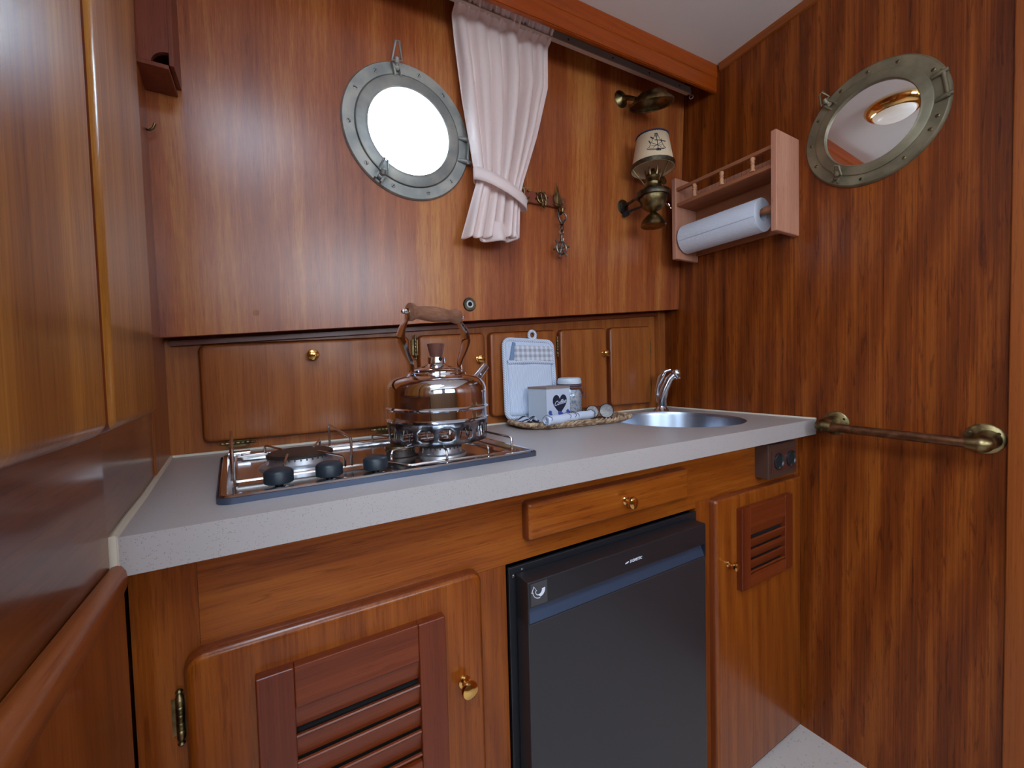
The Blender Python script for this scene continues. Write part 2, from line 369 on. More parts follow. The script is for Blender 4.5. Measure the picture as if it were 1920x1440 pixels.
def tube(bm, pts, r, seg=10, closed=False, caps=True, flat=1.0):
    """r: number or list; flat squashes the second axis"""
    pts, fr = ring_frames(pts)
    n = len(pts); rs = r if isinstance(r, (list, tuple)) else [r]*n
    rings = []
    for i, (p, (x, y)) in enumerate(zip(pts, fr)):
        if closed:
            t = (pts[(i+1) % n]-pts[(i-1) % n]).normalized()
            x = (x-t*x.dot(t)).normalized(); y = t.cross(x)
        rings.append([bm.verts.new(p+x*rs[i]*math.cos(2*PI*k/seg)+y*rs[i]*flat*math.sin(2*PI*k/seg)) for k in range(seg)])
    for i in range(n if closed else n-1):
        a = rings[i]; b_ = rings[(i+1) % n]
        sh = 0
        if closed and i == n-1:
            best = 1e9
            for s in range(seg):
                d = (a[0].co-b_[s].co).length
                if d < best: best = d; sh = s
        for k in range(seg):
            bm.faces.new((a[k], a[(k+1) % seg], b_[(k+1+sh) % seg], b_[(k+sh) % seg]))
    if caps and not closed:
        bm.faces.new(rings[0][::-1]); bm.faces.new(rings[-1])
    return bm
def basis(axis):
    z = V(axis).normalized(); x = z.orthogonal().normalized(); y = z.cross(x)
    return x, y, z
def lathe(bm, prof, origin=(0, 0, 0), axis=(0, 0, 1), seg=32, sx=1.0, sy=1.0, frame=None):
    """prof: list of (radius, height)"""
    x, y, z = frame if frame else ((V((1, 0, 0)), V((0, 1, 0)), V((0, 0, 1))) if tuple(axis) == (0, 0, 1) else basis(axis))
    o = V(origin); rings = []
    for r, h in prof:
        if r < 1e-6: rings.append([bm.verts.new(o+z*h)])
        else: rings.append([bm.verts.new(o+z*h+x*r*sx*math.cos(2*PI*k/seg)+y*r*sy*math.sin(2*PI*k/seg)) for k in range(seg)])
    for a, b_ in zip(rings, rings[1:]):
        for k in range(seg):
            k2 = (k+1) % seg
            if len(a) == 1 and len(b_) == 1: continue
            if len(a) == 1: bm.faces.new((a[0], b_[k2], b_[k]))
            elif len(b_) == 1: bm.faces.new((a[k], a[k2], b_[0]))
            else: bm.faces.new((a[k], a[k2], b_[k2], b_[k]))
    return bm
def cyl(bm, a, b_, r, r2=None, seg=20):
    a = V(a); b_ = V(b_); r2 = r if r2 is None else r2
    h = (b_-a).length
    return lathe(bm, [(0, 0), (r, 0), (r2, h), (0, h)], a, (b_-a), seg, frame=basis(b_-a))
def torus(bm, c, axis, R, r, seg=40, ss=10, a0=0, a1=2*PI):
    x, y, z = basis(axis) if tuple(axis) != (0, 0, 1) else (V((1, 0, 0)), V((0, 1, 0)), V((0, 0, 1)))
    full = abs(a1-a0-2*PI) < 1e-6
    n = seg if full else seg+1
    pts = [V(c)+x*R*math.cos(a0+(a1-a0)*i/seg)+y*R*math.sin(a0+(a1-a0)*i/seg) for i in range(n)]
    return tube(bm, pts, r, ss, closed=full)
def sphere(bm, c, r, seg=16, sc=(1, 1, 1)):
    g = bmesh.ops.create_uvsphere(bm, u_segments=seg, v_segments=max(6, seg//2), radius=r)
    for v in g['verts']: v.co = V((v.co.x*sc[0], v.co.y*sc[1], v.co.z*sc[2]))+V(c)
    return bm
def rounded_poly(poly, inset, rc, k=5):
    """convex polygon (ccw, 2-D): offset every side inwards and round the corners"""
    n = len(poly); P = [V((p[0], p[1])) for p in poly]; lines = []
    for i in range(n):
        a, b_ = P[i], P[(i+1) % n]; d = (b_-a).normalized(); nn = V((-d.y, d.x)); lines.append((a+nn*inset, d))
    def inter(l1, l2):
        (p, d), (q, e) = l1, l2; den = d.x*e.y-d.y*e.x
        t = ((q.x-p.x)*e.y-(q.y-p.y)*e.x)/den; return p+d*t
    Q = [inter(lines[i-1], lines[i]) for i in range(n)]
    r = max(rc-inset, 1e-4); out = []
    for i in range(n):
        p = Q[i]; d1 = lines[i-1][1]; d2 = lines[i][1]
        ang = math.acos(max(-1, min(1, d1.dot(d2)))); tl = r*math.tan(ang/2)
        a = p-d1*tl; c = a+V((-d1.y, d1.x))*r
        for j in range(k+1):
            t = ang*j/k; v = a-c; out.append(c+V((v.x*math.cos(t)-v.y*math.sin(t), v.x*math.sin(t)+v.y*math.cos(t))))
    return out
def slab(bm, poly, depth, rc, re, F, seg=5, back=True):
    """board with rounded corners (rc) and a rounded front edge (re). F(u,v,w) -> world, w = 0 back .. depth front"""
    rings = [[bm.verts.new(F(p.x, p.y, 0)) for p in rounded_poly(poly, 0, rc)]]
    for i in range(seg+1):
        t = (PI/2)*i/seg
        ins = re*(1-math.cos(t)); wv = depth-re+re*math.sin(t)
        rings.append([bm.verts.new(F(p.x, p.y, wv)) for p in rounded_poly(poly, ins, rc)])
    n = len(rings[0])
    for a, b_ in zip(rings, rings[1:]):
        for k in range(n): bm.faces.new((a[k], a[(k+1) % n], b_[(k+1) % n], b_[k]))
    bm.faces.new(rings[-1])
    if back: bm.faces.new(rings[0][::-1])
    return bm
def plate_hole(bm, outer, inner, F, t):
    """flat plate with a hole; outer, inner: 2-D loops"""
    for wv in (0, t):
        es = []
        for loop in (outer, inner):
            vs = [bm.verts.new(F(p[0], p[1], wv)) for p in loop]
            es += [bm.edges.new((vs[i], vs[(i+1) % len(vs)])) for i in range(len(vs))]
        bmesh.ops.triangle_fill(bm, use_beauty=True, edges=es)
    bm.verts.ensure_lookup_table()
    n1, n2 = len(outer), len(inner); vs = list(bm.verts); base = len(vs)-2*(n1+n2)
    for off, n in ((0, n1), (n1, n2)):
        for i in range(n):
            a = vs[base+off+i]; b_ = vs[base+off+(i+1) % n]
            c = vs[base+n1+n2+off+(i+1) % n]; d = vs[base+n1+n2+off+i]
            bm.faces.new((a, b_, c, d))
    return bm
def prism(bm, poly, F, t):
    a = [bm.verts.new(F(p[0], p[1], 0)) for p in poly]; b_ = [bm.verts.new(F(p[0], p[1], t)) for p in poly]
    n = len(poly)
    bm.faces.new(a[::-1]); bm.faces.new(b_)
    for i in range(n): bm.faces.new((a[i], a[(i+1) % n], b_[(i+1) % n], b_[i]))
    return bm
def hexa(bm, p):
    """8 corners: 4 bottom ccw, 4 top ccw"""
    v = [bm.verts.new(q) for q in p]
    for f in ((3, 2, 1, 0), (4, 5, 6, 7), (0, 1, 5, 4), (1, 2, 6, 5), (2, 3, 7, 6), (3, 0, 4, 7)): bm.faces.new([v[i] for i in f])
    return bm
def text_obj(name, body, size, F, mat, parent, depth=.0003, shear=0.0, align='CENTER', bold=0.0):
    """raised lettering; F(u,v,w) -> world"""
    cu = bpy.data.curves.new(name, 'FONT'); cu.body = body; cu.size = size; cu.extrude = depth; cu.shear = shear; cu.align_x = align; cu.offset = bold
    cu.resolution_u = 3
    to = bpy.data.objects.new(name, cu); C.objects.link(to)
    dg = bpy.context.evaluated_depsgraph_get(); dg.update()
    me = bpy.data.meshes.new_from_object(to.evaluated_get(dg))
    bm = B(); bm.from_mesh(me)
    bpy.data.objects.remove(to); bpy.data.curves.remove(cu); bpy.data.meshes.remove(me)
    for v in bm.verts: v.co = F(v.co.x, v.co.y, v.co.z)
    return obj(name, bm, mat, parent)
def copy_tree(o, parent=None):
    c = o.copy(); C.objects.link(c); c.parent = parent
    for ch in list(o.children): copy_tree(ch, c)
    return c
def screw(bm, p, n, r=.0035, h=.0012):
    n = V(n).normalized(); x, y, z = basis(n)
    lathe(bm, [(r, 0), (r, h*.5), (r*.7, h), (0, h*1.1)], p, n, 12, frame=(x, y, z))
    return bm

# ================================================================== the boat's surfaces
XR = 1.265                                   # right bulkhead
def sheer(x): return .06*(x-XR)              # deck line rises towards the bow (right)
def panel_bot(x): return 1.123+.0857*x       # lower edge of the cabin-side panel
def panel_y(x, z): return .978-.0455*(z-panel_bot(x))
def ceil_z(x, y): return 1.977+sheer(x)-.04*(y-.826)
def wall_l(y):                               # left bulkhead bends outwards behind the worktop
    if y <= .54: return -.143
    if y <= .707: return -.143-(y-.54)*.06
    return -.153-(y-.707)*.0772
PC = (.300, 1.585)                           # porthole centre x,z

# floor
bm = B(); box(bm, (-1.7, -1.7, -.05), (1.35, 1.12, 0)); tag(obj('floor', bm, 'floor'), 'pale cream vinyl floor in front of the galley cupboards', 'floor', kind='structure')
# ceiling (with the hatch opening behind the camera)
bm = B()
def Fc(u, v, wv): return V((u, v, ceil_z(u, v)+wv))
plate_hole(bm, [(-1.7, -1.7), (1.30, -1.7), (1.30, .84), (-1.7, .84)], [(-.65, -.60), (.17, -.60), (.17, .04), (-.65, .04)], Fc, .03)
tag(obj('ceiling', bm, 'ceiling'), 'off-white vinyl deckhead above the galley', 'ceiling', kind='structure')
# hatch coaming
bm = B()
for a, b_ in (((-.67, -.62), (.19, -.60)), ((-.67, .04), (.19, .06)), ((-.67, -.60), (-.65, .04)), ((.17, -.60), (.19, .04))):
    box(bm, (a[0], a[1], 1.915), (b_[0], b_[1], 2.12))
tag(obj('trim_1', bm, 'teak_trim_y'), 'wooden coaming around the roof hatch behind the viewer', 'trim', kind='structure')
# right bulkhead
bm = B(); box(bm, (XR, -1.7, 0), (XR+.03, 1.12, 2.2)); tag(obj('wall_right', bm, 'teak_wall'), 'dark figured teak bulkhead holding the round mirror', 'wall', kind='structure')
# left bulkhead
bm = B()
ys = [.15, .54, .707, 1.12]
for a, b_ in zip(ys, ys[1:]):
    hexa(bm, [(wall_l(a), a, 0), (wall_l(b_), b_, 0), (wall_l(b_)-.03, b_, 0), (wall_l(a)-.03, a, 0), (wall_l(a), a, 2.2), (wall_l(b_), b_, 2.2), (wall_l(b_)-.03, b_, 2.2), (wall_l(a)-.03, a, 2.2)])
tag(obj('wall_left', bm, 'teak_left_wall'), 'glossy brown teak bulkhead beside the left end of the worktop', 'wall', kind='structure')
# vertical veneer strip in the rear left corner
bm = B()
hexa(bm, [(wall_l(.84)+.003, .84, .878), (wall_l(1.036)+.003, 1.036, .878), (wall_l(1.036)-.001, 1.036, .878), (wall_l(.84)-.001, .84, .878),
          (wall_l(.84)+.003, .84, 1.9), (wall_l(1.036)+.003, 1.036, 1.9), (wall_l(1.036)-.001, 1.036, 1.9), (wall_l(.84)-.001, .84, 1.9)])
tag(obj('trim_2', bm, 'teak_small'), 'upright veneer strip in the rear left corner', 'trim', kind='structure')
# rear (outer) wall with the opening of the porthole
def circ(cx, cz, r, n=64, ph=0): return [(cx+r*math.cos(2*PI*i/n+ph), cz+r*math.sin(2*PI*i/n+ph)) for i in range(n)]
bm = B(); plate_hole(bm, [(-.25, 0), (1.30, 0), (1.30, 2.2), (-.25, 2.2)], circ(PC[0], PC[1], .115), lambda u, v, wv: V((u, 1.038+wv, v)), .03)
tag(obj('wall_back', bm, 'teak_small'), 'recessed teak backing behind the small locker doors', 'wall', kind='structure')
# cabin side panel that leans in, with the porthole cut-out
bm = B()
x0, x1 = -.18, XR
plate_hole(bm, [(x0, panel_bot(x0)), (x1, panel_bot(x1)), (x1, 2.08), (x0, 2.08)], circ(PC[0], PC[1], .118), lambda u, v, wv: V((u, panel_y(u, v)+wv, v)), .018)
tag(obj('wall_cabin_side', bm, 'teak_panel'), 'striped golden teak panel around the bright porthole', 'wall', kind='structure')
pl_ = bpy.data.objects['wall_cabin_side']
for ux_, uz_ in ((-.02, 1.160), (.585, 1.212), (.89, 1.236)):
    bm = B(); cyl(bm, (ux_, panel_y(ux_, uz_)-.0006, uz_), (ux_, panel_y(ux_, uz_)+.002, uz_), .0060, seg=24); obj('wood_plug', bm, 'teak_small', pl_)
# the rest of the saloon behind the camera
bm = B(); plate_hole(bm, [(-1.7, 0), (-.02, 0), (-.02, 2.2), (-1.7, 2.2)], [(-.95, 1.30), (-.15, 1.30), (-.15, 1.80), (-.95, 1.80)], lambda u, v, wv: V((u, -1.63+wv, v)), .03)
plate_hole(bm, [(-.02, 0), (1.30, 0), (1.30, 2.2), (-.02, 2.2)], [(.17, 1.30), (1.07, 1.30), (1.07, 1.80), (.17, 1.80)], lambda u, v, wv: V((u, -1.63+wv, v)), .03)
bmesh.ops.remove_doubles(bm, verts=bm.verts, dist=.0001)
tag(obj('wall_rear', bm, 'saloon_wall'), 'brown wall of the saloon behind the viewer', 'wall', kind='structure')
bm = B(); plate_hole(bm, [(-1.63, 0), (.18, 0), (.18, 2.2), (-1.63, 2.2)], [(-1.2, 1.25), (-.3, 1.25), (-.3, 1.78), (-1.2, 1.78)], lambda u, v, wv: V((-1.63+wv, u, v)), .03)
tag(obj('wall_saloon_left', bm, 'saloon_wall'), 'brown wall of the saloon far left of the viewer', 'wall', kind='structure')
bm = B(); box(bm, (-1.63, .15, 0), (wall_l(.15), .18, 2.2)); tag(obj('wall_divider', bm, 'saloon_wall'), 'brown partition closing the saloon left of the galley', 'wall', kind='structure')

# beam / valance with the crown moulding
def beam(bm, ya, yb, za, zb, xa=-.16, xb=XR):
    hexa(bm, [(xa, ya, za+sheer(xa)), (xb, ya, za+sheer(xb)), (xb, yb, za+sheer(xb)), (xa, yb, za+sheer(xa)),
              (xa, ya, zb+sheer(xa)), (xb, ya, zb+sheer(xb)), (xb, yb, zb+sheer(xb)), (xa, yb, zb+sheer(xa))])
bm = B(); beam(bm, .826, .838, 1.899, 2.0)
bmesh.ops.bevel(bm, geom=[e for e in bm.edges if abs((e.verts[0].co-e.verts[1].co).normalized().x) > .95], offset=.002, segments=2, affect='EDGES')
tag(obj('trim_3', bm, 'teak_beam'), 'orange-brown deck beam running above the curtain rail', 'trim', kind='structure')
bm = B()
prof = [(.8255, 1.943), (.8235, 1.945), (.8225, 1.953), (.8215, 1.962), (.8190, 1.967), (.8185, 1.975), (.8185, 1.992), (.8255, 1.992)]
prism(bm, prof, lambda u, v, wv: V((-.16+wv, u, v+sheer(-.16+wv))), XR+.16)
tag(obj('trim_4', bm, 'teak_beam', smooth=True), 'narrow cove moulding between deck beam and deckhead', 'trim', kind='structure')
# crown along the right bulkhead
bm = B()
prism(bm, [(XR, 1.955), (XR-.006, 1.957), (XR-.009, 1.966), (XR-.012, 1.990), (XR, 1.990)], lambda u, v, wv: V((u, .812-wv, v-.04*(.812-wv-.826))), 2.3)
tag(obj('trim_5', bm, 'teak_trim_y', smooth=True), 'slim wooden moulding where deckhead meets right bulkhead', 'trim', kind='structure')
# deck soffit behind the beam
bm = B(); beam(bm, .836, 1.06, 1.995, 2.02); tag(obj('trim_6', bm, 'teak_beam'), 'shaded deck underside behind the beam', 'trim', kind='structure')
# door post on the far right
bm = B(); box(bm, (XR-.014, -.25, 0), (XR, .209, 1.99), .002); tag(obj('trim_7', bm, 'teak_trim'), 'upright lighter teak post at the right edge of the bulkhead', 'trim', kind='structure')
# toe board under the galley front
bm = B(); box(bm, (.79, .586, 0), (XR, .60, .012)); tag(obj('baseboard_galley', bm, 'mahogany_h'), 'thin dark strip at the foot of the galley front', 'trim', kind='structure')

# ================================================================== window_1: bright porthole
def pf(u, v, wv):                       # frame of the cabin side panel: u,v from the porthole centre, w = out of the panel
    x = PC[0]+u; z = PC[1]+v
    return V((x, panel_y(x, z)-wv, z-wv*.045))
def port_ring(name, prof, F, mat, parent, seg=96):
    """ring profile: (radius, w) closed loop"""
    bm = B(); n = len(prof); rings = []
    for i in range(seg):
        a = 2*PI*i/seg; rings.append([bm.verts.new(F(r*math.cos(a), r*math.sin(a), h)) for r, h in prof])
    for i in range(seg):
        a = rings[i]; b_ = rings[(i+1) % seg]
        for k in range(n): bm.faces.new((a[k], b_[k], b_[(k+1) % n], a[(k+1) % n]))
    return obj(name, bm, mat, parent, smooth=True, angle=50)
def fpt(F, r, a, wv): return F(r*math.cos(a), r*math.sin(a), wv)
def slotted(F, r, a, wv, sr, mat, parent):
    c = fpt(F, r, a, wv); n = (fpt(F, r, a, wv+.01)-c).normalized()
    bm = B(); screw(bm, c, n, sr, .0022)
    s = obj('screw', bm, mat, parent, smooth=True)
    t = (fpt(F, r, a+.05, wv)-c).normalized(); t = Matrix.Rotation(a*3.1, 3, n) @ t
    b2 = B(); x = t*sr*.8; y = n.cross(t)*sr*.14; h = n*.0026; l = n*.0018
    hexa(b2, [c+l-x-y, c+l+x-y, c+l+x+y, c+l-x+y, c+h-x-y, c+h+x-y, c+h+x+y, c+h-x+y])
    obj('slot', b2, 'black_hole', s)
def wing_dog(F, a, rb, mat, parent, tilt=1, ht=.03):
    """swing bolt clamp: lug on the rim, barrel and triangular wing nut with an opening"""
    bm = B()
    c0 = fpt(F, rb-.020, a, .006); c1 = fpt(F, rb+.012, a, .006); n = (fpt(F, rb, a, .02)-fpt(F, rb, a, .01)).normalized()
    rad = (c1-c0).normalized(); tan = n.cross(rad).normalized()
    def G(u, v, q): return c0+rad*u+tan*v+n*q
    for s in (-1, 1):
        hexa(bm, [G(0, s*.005, 0), G(.030, s*.005, 0), G(.030, s*.009, 0), G(0, s*.009, 0), G(.004, s*.005, .013), G(.028, s*.005, .013), G(.028, s*.009, .013), G(.004, s*.009, .013)])
    d = obj('clamp', bm, mat, parent)
    bm = B(); cyl(bm, G(.018, -.0045, .007), G(.018, .0045, .007), .006); cyl(bm, G(.018, 0, .006), G(.018+.01*tilt, 0, .022), .0042)
    obj('swing_bolt', bm, mat, d, smooth=True)
    bm = B(); e = G(.018+.008*tilt, 0, .019); top = (V((0, 0, 1))*.6+n*.5+rad*.3*tilt).normalized()
    side = tan
    p = [e-side*.011, e+side*.011, e+side*.004+top*ht, e-side*.004+top*ht]
    tube(bm, [p[0], p[1], p[2], p[3]], .0026, 8, closed=True)
    cyl(bm, e-top*.004, e+top*.006, .0055)
    obj('wing_nut', bm, mat, d, smooth=True)
def port_hinge(F, r0_, mat, parent, a=0.0):
    c = fpt(F, r0_, a, .006); n = (fpt(F, r0_, a, .02)-fpt(F, r0_, a, .01)).normalized()
    rad = (fpt(F, r0_+.02, a, .006)-c).normalized(); tan = n.cross(rad).normalized()
    if tan.z < 0: tan = -tan
    def G(u, v, q): return c+rad*u+tan*v+n*q
    bm = B(); cyl(bm, G(.008, -.032, .007), G(.008, .032, .007), .0040); h = obj('hinge', bm, mat, parent, smooth=True)
    for s in (-1, 1):
        bm = B(); tube(bm, [G(-.016, s*.026, .001), G(-.006, s*.026, .005), G(.006, s*.026, .007), G(.016, s*.026, .006)], [.0035, .0048, .0052, .0045], 10)
        obj('hinge_arm', bm, mat, h, smooth=True)
wt = thing('window_1', 'round bronze-framed porthole glowing with daylight left of the curtain', 'porthole', (PC[0], .96, PC[1]), kind='structure')
port_ring('flange', [(.117, 0), (.149, 0), (.149, .003), (.146, .0070), (.1225, .0070), (.1210, .004)], pf, 'bronze', wt)
port_ring('opening_ring', [(.094, -.002), (.1195, -.002), (.1195, .0085), (.1175, .0100), (.1000, .0092), (.0965, .0110), (.0940, .0095)], pf, 'bronze', wt)
port_ring('sleeve', [(.110, -.13), (.116, -.13), (.116, .001), (.110, .001)], pf, 'bronze', wt)
bm = B(); lathe(bm, [(0, 0), (.104, 0), (.104, .005), (0, .005)], pf(0, 0, .001), (0, 1, .045), 64, frame=(V((1, 0, 0)), V((0, -.045, 1)).normalized(), V((0, 1, .045)).normalized())); obj('pane', bm, 'glass', wt)
for k, dg_ in enumerate((8, 52, 80, 124, 152, 184, 222, 252, 288, 318)):
    slotted(pf, .1335, math.radians(dg_), .0062, .0050, 'bronze', wt)
wing_dog(pf, math.radians(103), .134, 'bronze', wt, 1, .034)
wing_dog(pf, math.radians(238), .137, 'bronze', wt, -1, .026)
port_hinge(pf, .136, 'bronze', wt, math.radians(-4))

# porthole mirror on the right bulkhead
MC = (.431, 1.595)
def mf(u, v, wv): return V((XR-wv, MC[0]-u, MC[1]+v))
mt_ = thing('porthole_mirror', 'round mirror in a dark bronze porthole frame on the right bulkhead', 'mirror', (XR, MC[0], MC[1]))
port_ring('flange', [(.108, 0), (.138, 0), (.138, .004), (.134, .009), (.112, .009)], mf, 'bronze_mirror', mt_)
port_ring('opening_ring', [(.090, .004), (.112, .004), (.112, .0125), (.1095, .0140), (.0960, .0130), (.0915, .0155), (.0900, .013)], mf, 'bronze_mirror', mt_)
bm = B(); lathe(bm, [(0, 0), (.094, 0), (.094, .006), (0, .006)], mf(0, 0, .002), (-1, 0, 0), 64); obj('mirror_glass', bm, 'mirror', mt_)
for dg_ in (28, 66, 92, 118, 150, 178, 205, 262, 300, 328, 340):
    slotted(mf, .1235, math.radians(dg_), .0088, .0038, 'brass', mt_)
wing_dog(mf, math.radians(132), .122, 'bronze_mirror', mt_, 1, .022)
wing_dog(mf, math.radians(238), .122, 'bronze_mirror', mt_, -1, .018)
port_hinge(mf, .122, 'bronze_mirror', mt_, math.radians(8))

# round deckhead lights (seen in the mirror)
def dome(x, y, label):
    z = ceil_z(x, y)
    t = thing('ceiling_light', label, 'lamp', (x, y, z))
    bm = B(); lathe(bm, [(.085, 0), (.084, -.008), (.078, -.018), (.070, -.026), (.062, -.028), (.058, -.024)], (x, y, z), seg=48); obj('brass_rim', bm, 'polished_brass', t, smooth=True)
    bm = B(); lathe(bm, [(.060, -.022), (.057, -.034), (.045, -.043), (.022, -.048), (0, -.049)], (x, y, z), seg=48); obj('glass_dome', bm, 'glass_lamp', t, smooth=True)
dome(.545, .605, 'round brass-rimmed dome light reflected in the porthole mirror')

# ================================================================== curtain, rail
RY = .892
def rail_z(x): return 1.930+.048*(x-XR)
rl = thing('curtain_rail', 'grey metal curtain track screwed under the deck beam', 'curtain rail', (0, RY, rail_z(0)))
bm = B()
def rprof(poly, xa, xb, bm): prism(bm, poly, lambda u, v, wv: V((xa+wv, RY+u, rail_z(xa+wv)+v)), xb-xa)
rprof([(-.002, -.010), (.002, -.010), (.002, .012), (-.002, .012)], -.12, 1.225, bm); obj('track', bm, 'rail_grey', rl)
bm = B(); rprof([(-.006, -.013), (.006, -.013), (.006, -.010), (-.006, -.010)], -.12, 1.215, bm); obj('track_lip', bm, 'rail_lip', rl)
for xx in (.72, .88, 1.03, 1.17):
    bm = B(); screw(bm, V((xx, RY-.002, rail_z(xx)+.002)), (0, -1, 0), .0028); obj('screw', bm, 'brass_dark', rl, smooth=True)
bm = B(); torus(bm, (1.222, RY-.006, rail_z(1.222)-.022), (1, .4, 0), .006, .0014, 20, 6); cyl(bm, (1.222, RY-.003, rail_z(1.222)-.016), (1.222, RY-.003, rail_z(1.222)), .0025); obj('end_stop', bm, 'rail_grey', rl, smooth=True)

def lerp(a, b_, t): return a+(b_-a)*t
def curve1(keys, t):
    for (t0, v0), (t1, v1) in zip(keys, keys[1:]):
        if t <= t1:
            q = (t-t0)/(t1-t0); return v0+(v1-v0)*q
    return keys[-1][1]
cz = [(0, 0), (1, 1)]
ct = thing('curtain', 'pale pink satin curtain tied back beside the porthole', 'curtain', (.52, .90, 1.36))
NS, NT = 220, 110
xl = [(0, .396), (.08, .400), (.35, .420), (.62, .442), (.745, .452), (.86, .434), (1, .411)]
xr = [(0, .668), (.08, .666), (.25, .664), (.5, .626), (.72, .584), (.80, .572), (1, .564)]
bm = B(); grid = []
for j in range(NT+1):
    t = j/NT; row = []
    for i in range(NS+1):
        s = i/NS
        a = curve1(xl, t); b_ = curve1(xr, t)
        pinch = curve1([(0, .55), (.05, .45), (.16, .8), (.4, .95), (.68, .62), (.76, .30), (.84, .62), (1, .9)], t)
        ph = 2*PI*(6.5*s+.16*math.sin(6*s+.4)+.10*math.sin(13*s+1.0))+.25*math.sin(2.2*t+5*s)
        amp = .019*pinch*(.7+.3*math.sin(9*s+2))
        x = lerp(a, b_, s)+.0035*pinch*math.cos(ph)*(1-abs(2*s-1)**3)
        sn = math.sin(ph); sn = math.copysign(abs(sn)**.8, sn)
        y = .912+amp*sn+.004*math.sin(2*PI*3*s+2*t)
        # gathered heading: tight pleats
        hd = max(0, 1-t/.09)
        y = lerp(y, RY-.013-.006*math.sin(2*PI*20*s+2+3*math.sin(7*s)), max(0, 1-t/.055)**.6)
        x += .002*hd*math.sin(2*PI*20*s)
        ztop = rail_z(x)+.009+.003*math.sin(2*PI*10*s+4*math.sin(6*s))
        zb = 1.350+.022*s+.010*math.sin(ph+1.0)*.4
        if s < .5: zb += .0
        z = lerp(ztop, zb, t)
        row.append(bm.verts.new((x, min(y, panel_y(x, z)-.004), z)))
    grid.append(row)
for j in range(NT):
    for i in range(NS): bm.faces.new((grid[j][i], grid[j][i+1], grid[j+1][i+1], grid[j+1][i]))
cu_ = obj('drape', bm, 'curtain', ct, smooth=True, angle=180)
sm = cu_.modifiers.new('solid', 'SOLIDIFY'); sm.thickness = .0016
# rolled hem of the lower edge: inner layer seen from below
bm = B(); pts = []
for i in range(60):
    s = i/59; x = lerp(.452, .556, s)
    pts.append((x, .905+.016*math.sin(9*s+.5), 1.349+.014*s-.008*math.sin(PI*s)))
rows = []
for p in pts: rows.append([bm.verts.new(V(p)+V((0, .012*k/6, .05*k/6))) for k in range(7)])
for a, b_ in zip(rows, rows[1:]):
    for k in range(6): bm.faces.new((a[k], b_[k], b_[k+1], a[k+1]))
o = obj('inner_hem', bm, 'curtain', ct, smooth=True, angle=180); sm = o.modifiers.new('solid', 'SOLIDIFY'); sm.thickness = .003
# tie-back band
bm = B(); n = 72; rows = []
for i in range(n):
    a = 2*PI*i/n; ex = .072*math.cos(a); ey = .030*math.sin(a)
    c = V((.516+ex, .915+ey+.000, 1.482-.36*ex+.002*math.sin(a)))
    rows.append([bm.verts.new(c+V((0, 0, .015*q-.001))) for q in (-1, -.33, .33, 1)])
for i in range(n):
    a = rows[i]; b_ = rows[(i+1) % n]
    for k in range(3): bm.faces.new((a[k], b_[k], b_[k+1], a[k+1]))
o = obj('tie_back', bm, 'curtain', ct, smooth=True, angle=180); sm = o.modifiers.new('solid', 'SOLIDIFY'); sm.thickness = .0018; sm.offset = 1

# ================================================================== smoke bell and oil lamp
LX, LY = 1.018, .872
sb = thing('smoke_bell', 'aged brass smoke bell dish on a wall mount above the oil lamp', 'smoke bell', (LX, LY, 1.83))
yw = panel_y(.968, 1.86)
bm = B(); lathe(bm, [(0, .012), (.008, .012), (.014, .006), (.024, .003), (.026, 0), (0, 0)], (.968, yw, 1.858), (0, -1, 0), 32); obj('wall_plate', bm, 'brass', sb, smooth=True)
bm = B(); tube(bm, [(.968, yw-.004, 1.858), (.975, yw-.025, 1.850), (.985, yw-.045, 1.838)], [.010, .007, .006], 12); obj('arm', bm, 'brass', sb, smooth=True)
ax_ = (V((0, 0, 1))*math.cos(.24)+V((-.76, -.65, 0))*math.sin(.24)).normalized()
bm = B(); lathe(bm, [(.059, .003), (.0640, 0), (.0630, .006), (.053, .015), (.046, .019), (.042, .027), (.030, .035), (.018, .039), (0, .040)], (LX, LY, 1.812), ax_, 48, frame=basis(ax_))
o = obj('dish', bm, 'brass', sb, smooth=True); sm = o.modifiers.new('solid', 'SOLIDIFY'); sm.thickness = .0015

lp = thing('oil_lamp', 'brass gimballed oil lamp with a cream shade showing a navy sextant', 'oil lamp', (LX, LY, 1.46))
bm = B(); lathe(bm, [(0, 1.454), (.034, 1.454), (.037, 1.457), (.036, 1.463), (.031, 1.473), (.020, 1.485), (.010, 1.494), (.008, 1.498), (.012, 1.501)], (LX, LY, 0), seg=48); obj('foot', bm, 'brass', lp, smooth=True)
bm = B(); lathe(bm, [(.010, 1.499), (.022, 1.504), (.033, 1.515), (.039, 1.529), (.0415, 1.544), (.040, 1.549), (.034, 1.556), (.022, 1.562), (.014, 1.564)], (LX, LY, 0), seg=48); obj('tank', bm, 'brass', lp, smooth=True)
bm = B(); lathe(bm, [(.0415, 1.540), (.047, 1.540), (.048, 1.543), (.048, 1.553), (.046, 1.556), (.0415, 1.553), (.0415, 1.540)], (LX, LY, 0), seg=48); obj('gimbal_ring', bm, 'brass_dark', lp, smooth=True)
bm = B(); lathe(bm, [(.013, 1.562), (.021, 1.567), (.026, 1.574), (.026, 1.580), (.019, 1.587), (.018, 1.596), (.021, 1.600), (.019, 1.607), (.010, 1.614), (.006, 1.624), (.0, 1.625)], (LX, LY, 0), seg=40)
bu = obj('burner', bm, 'brass', lp, smooth=True)
for k in range(6):
    a = k*PI/3+.3; bm = B(); tube(bm, [(LX+.018*math.cos(a), LY+.018*math.sin(a), 1.602), (LX+.021*math.cos(a), LY+.021*math.sin(a), 1.612), (LX+.022*math.cos(a), LY+.022*math.sin(a), 1.624)], [.003, .0024, .0012], 6); obj('prong', bm, 'brass', bu, smooth=True)
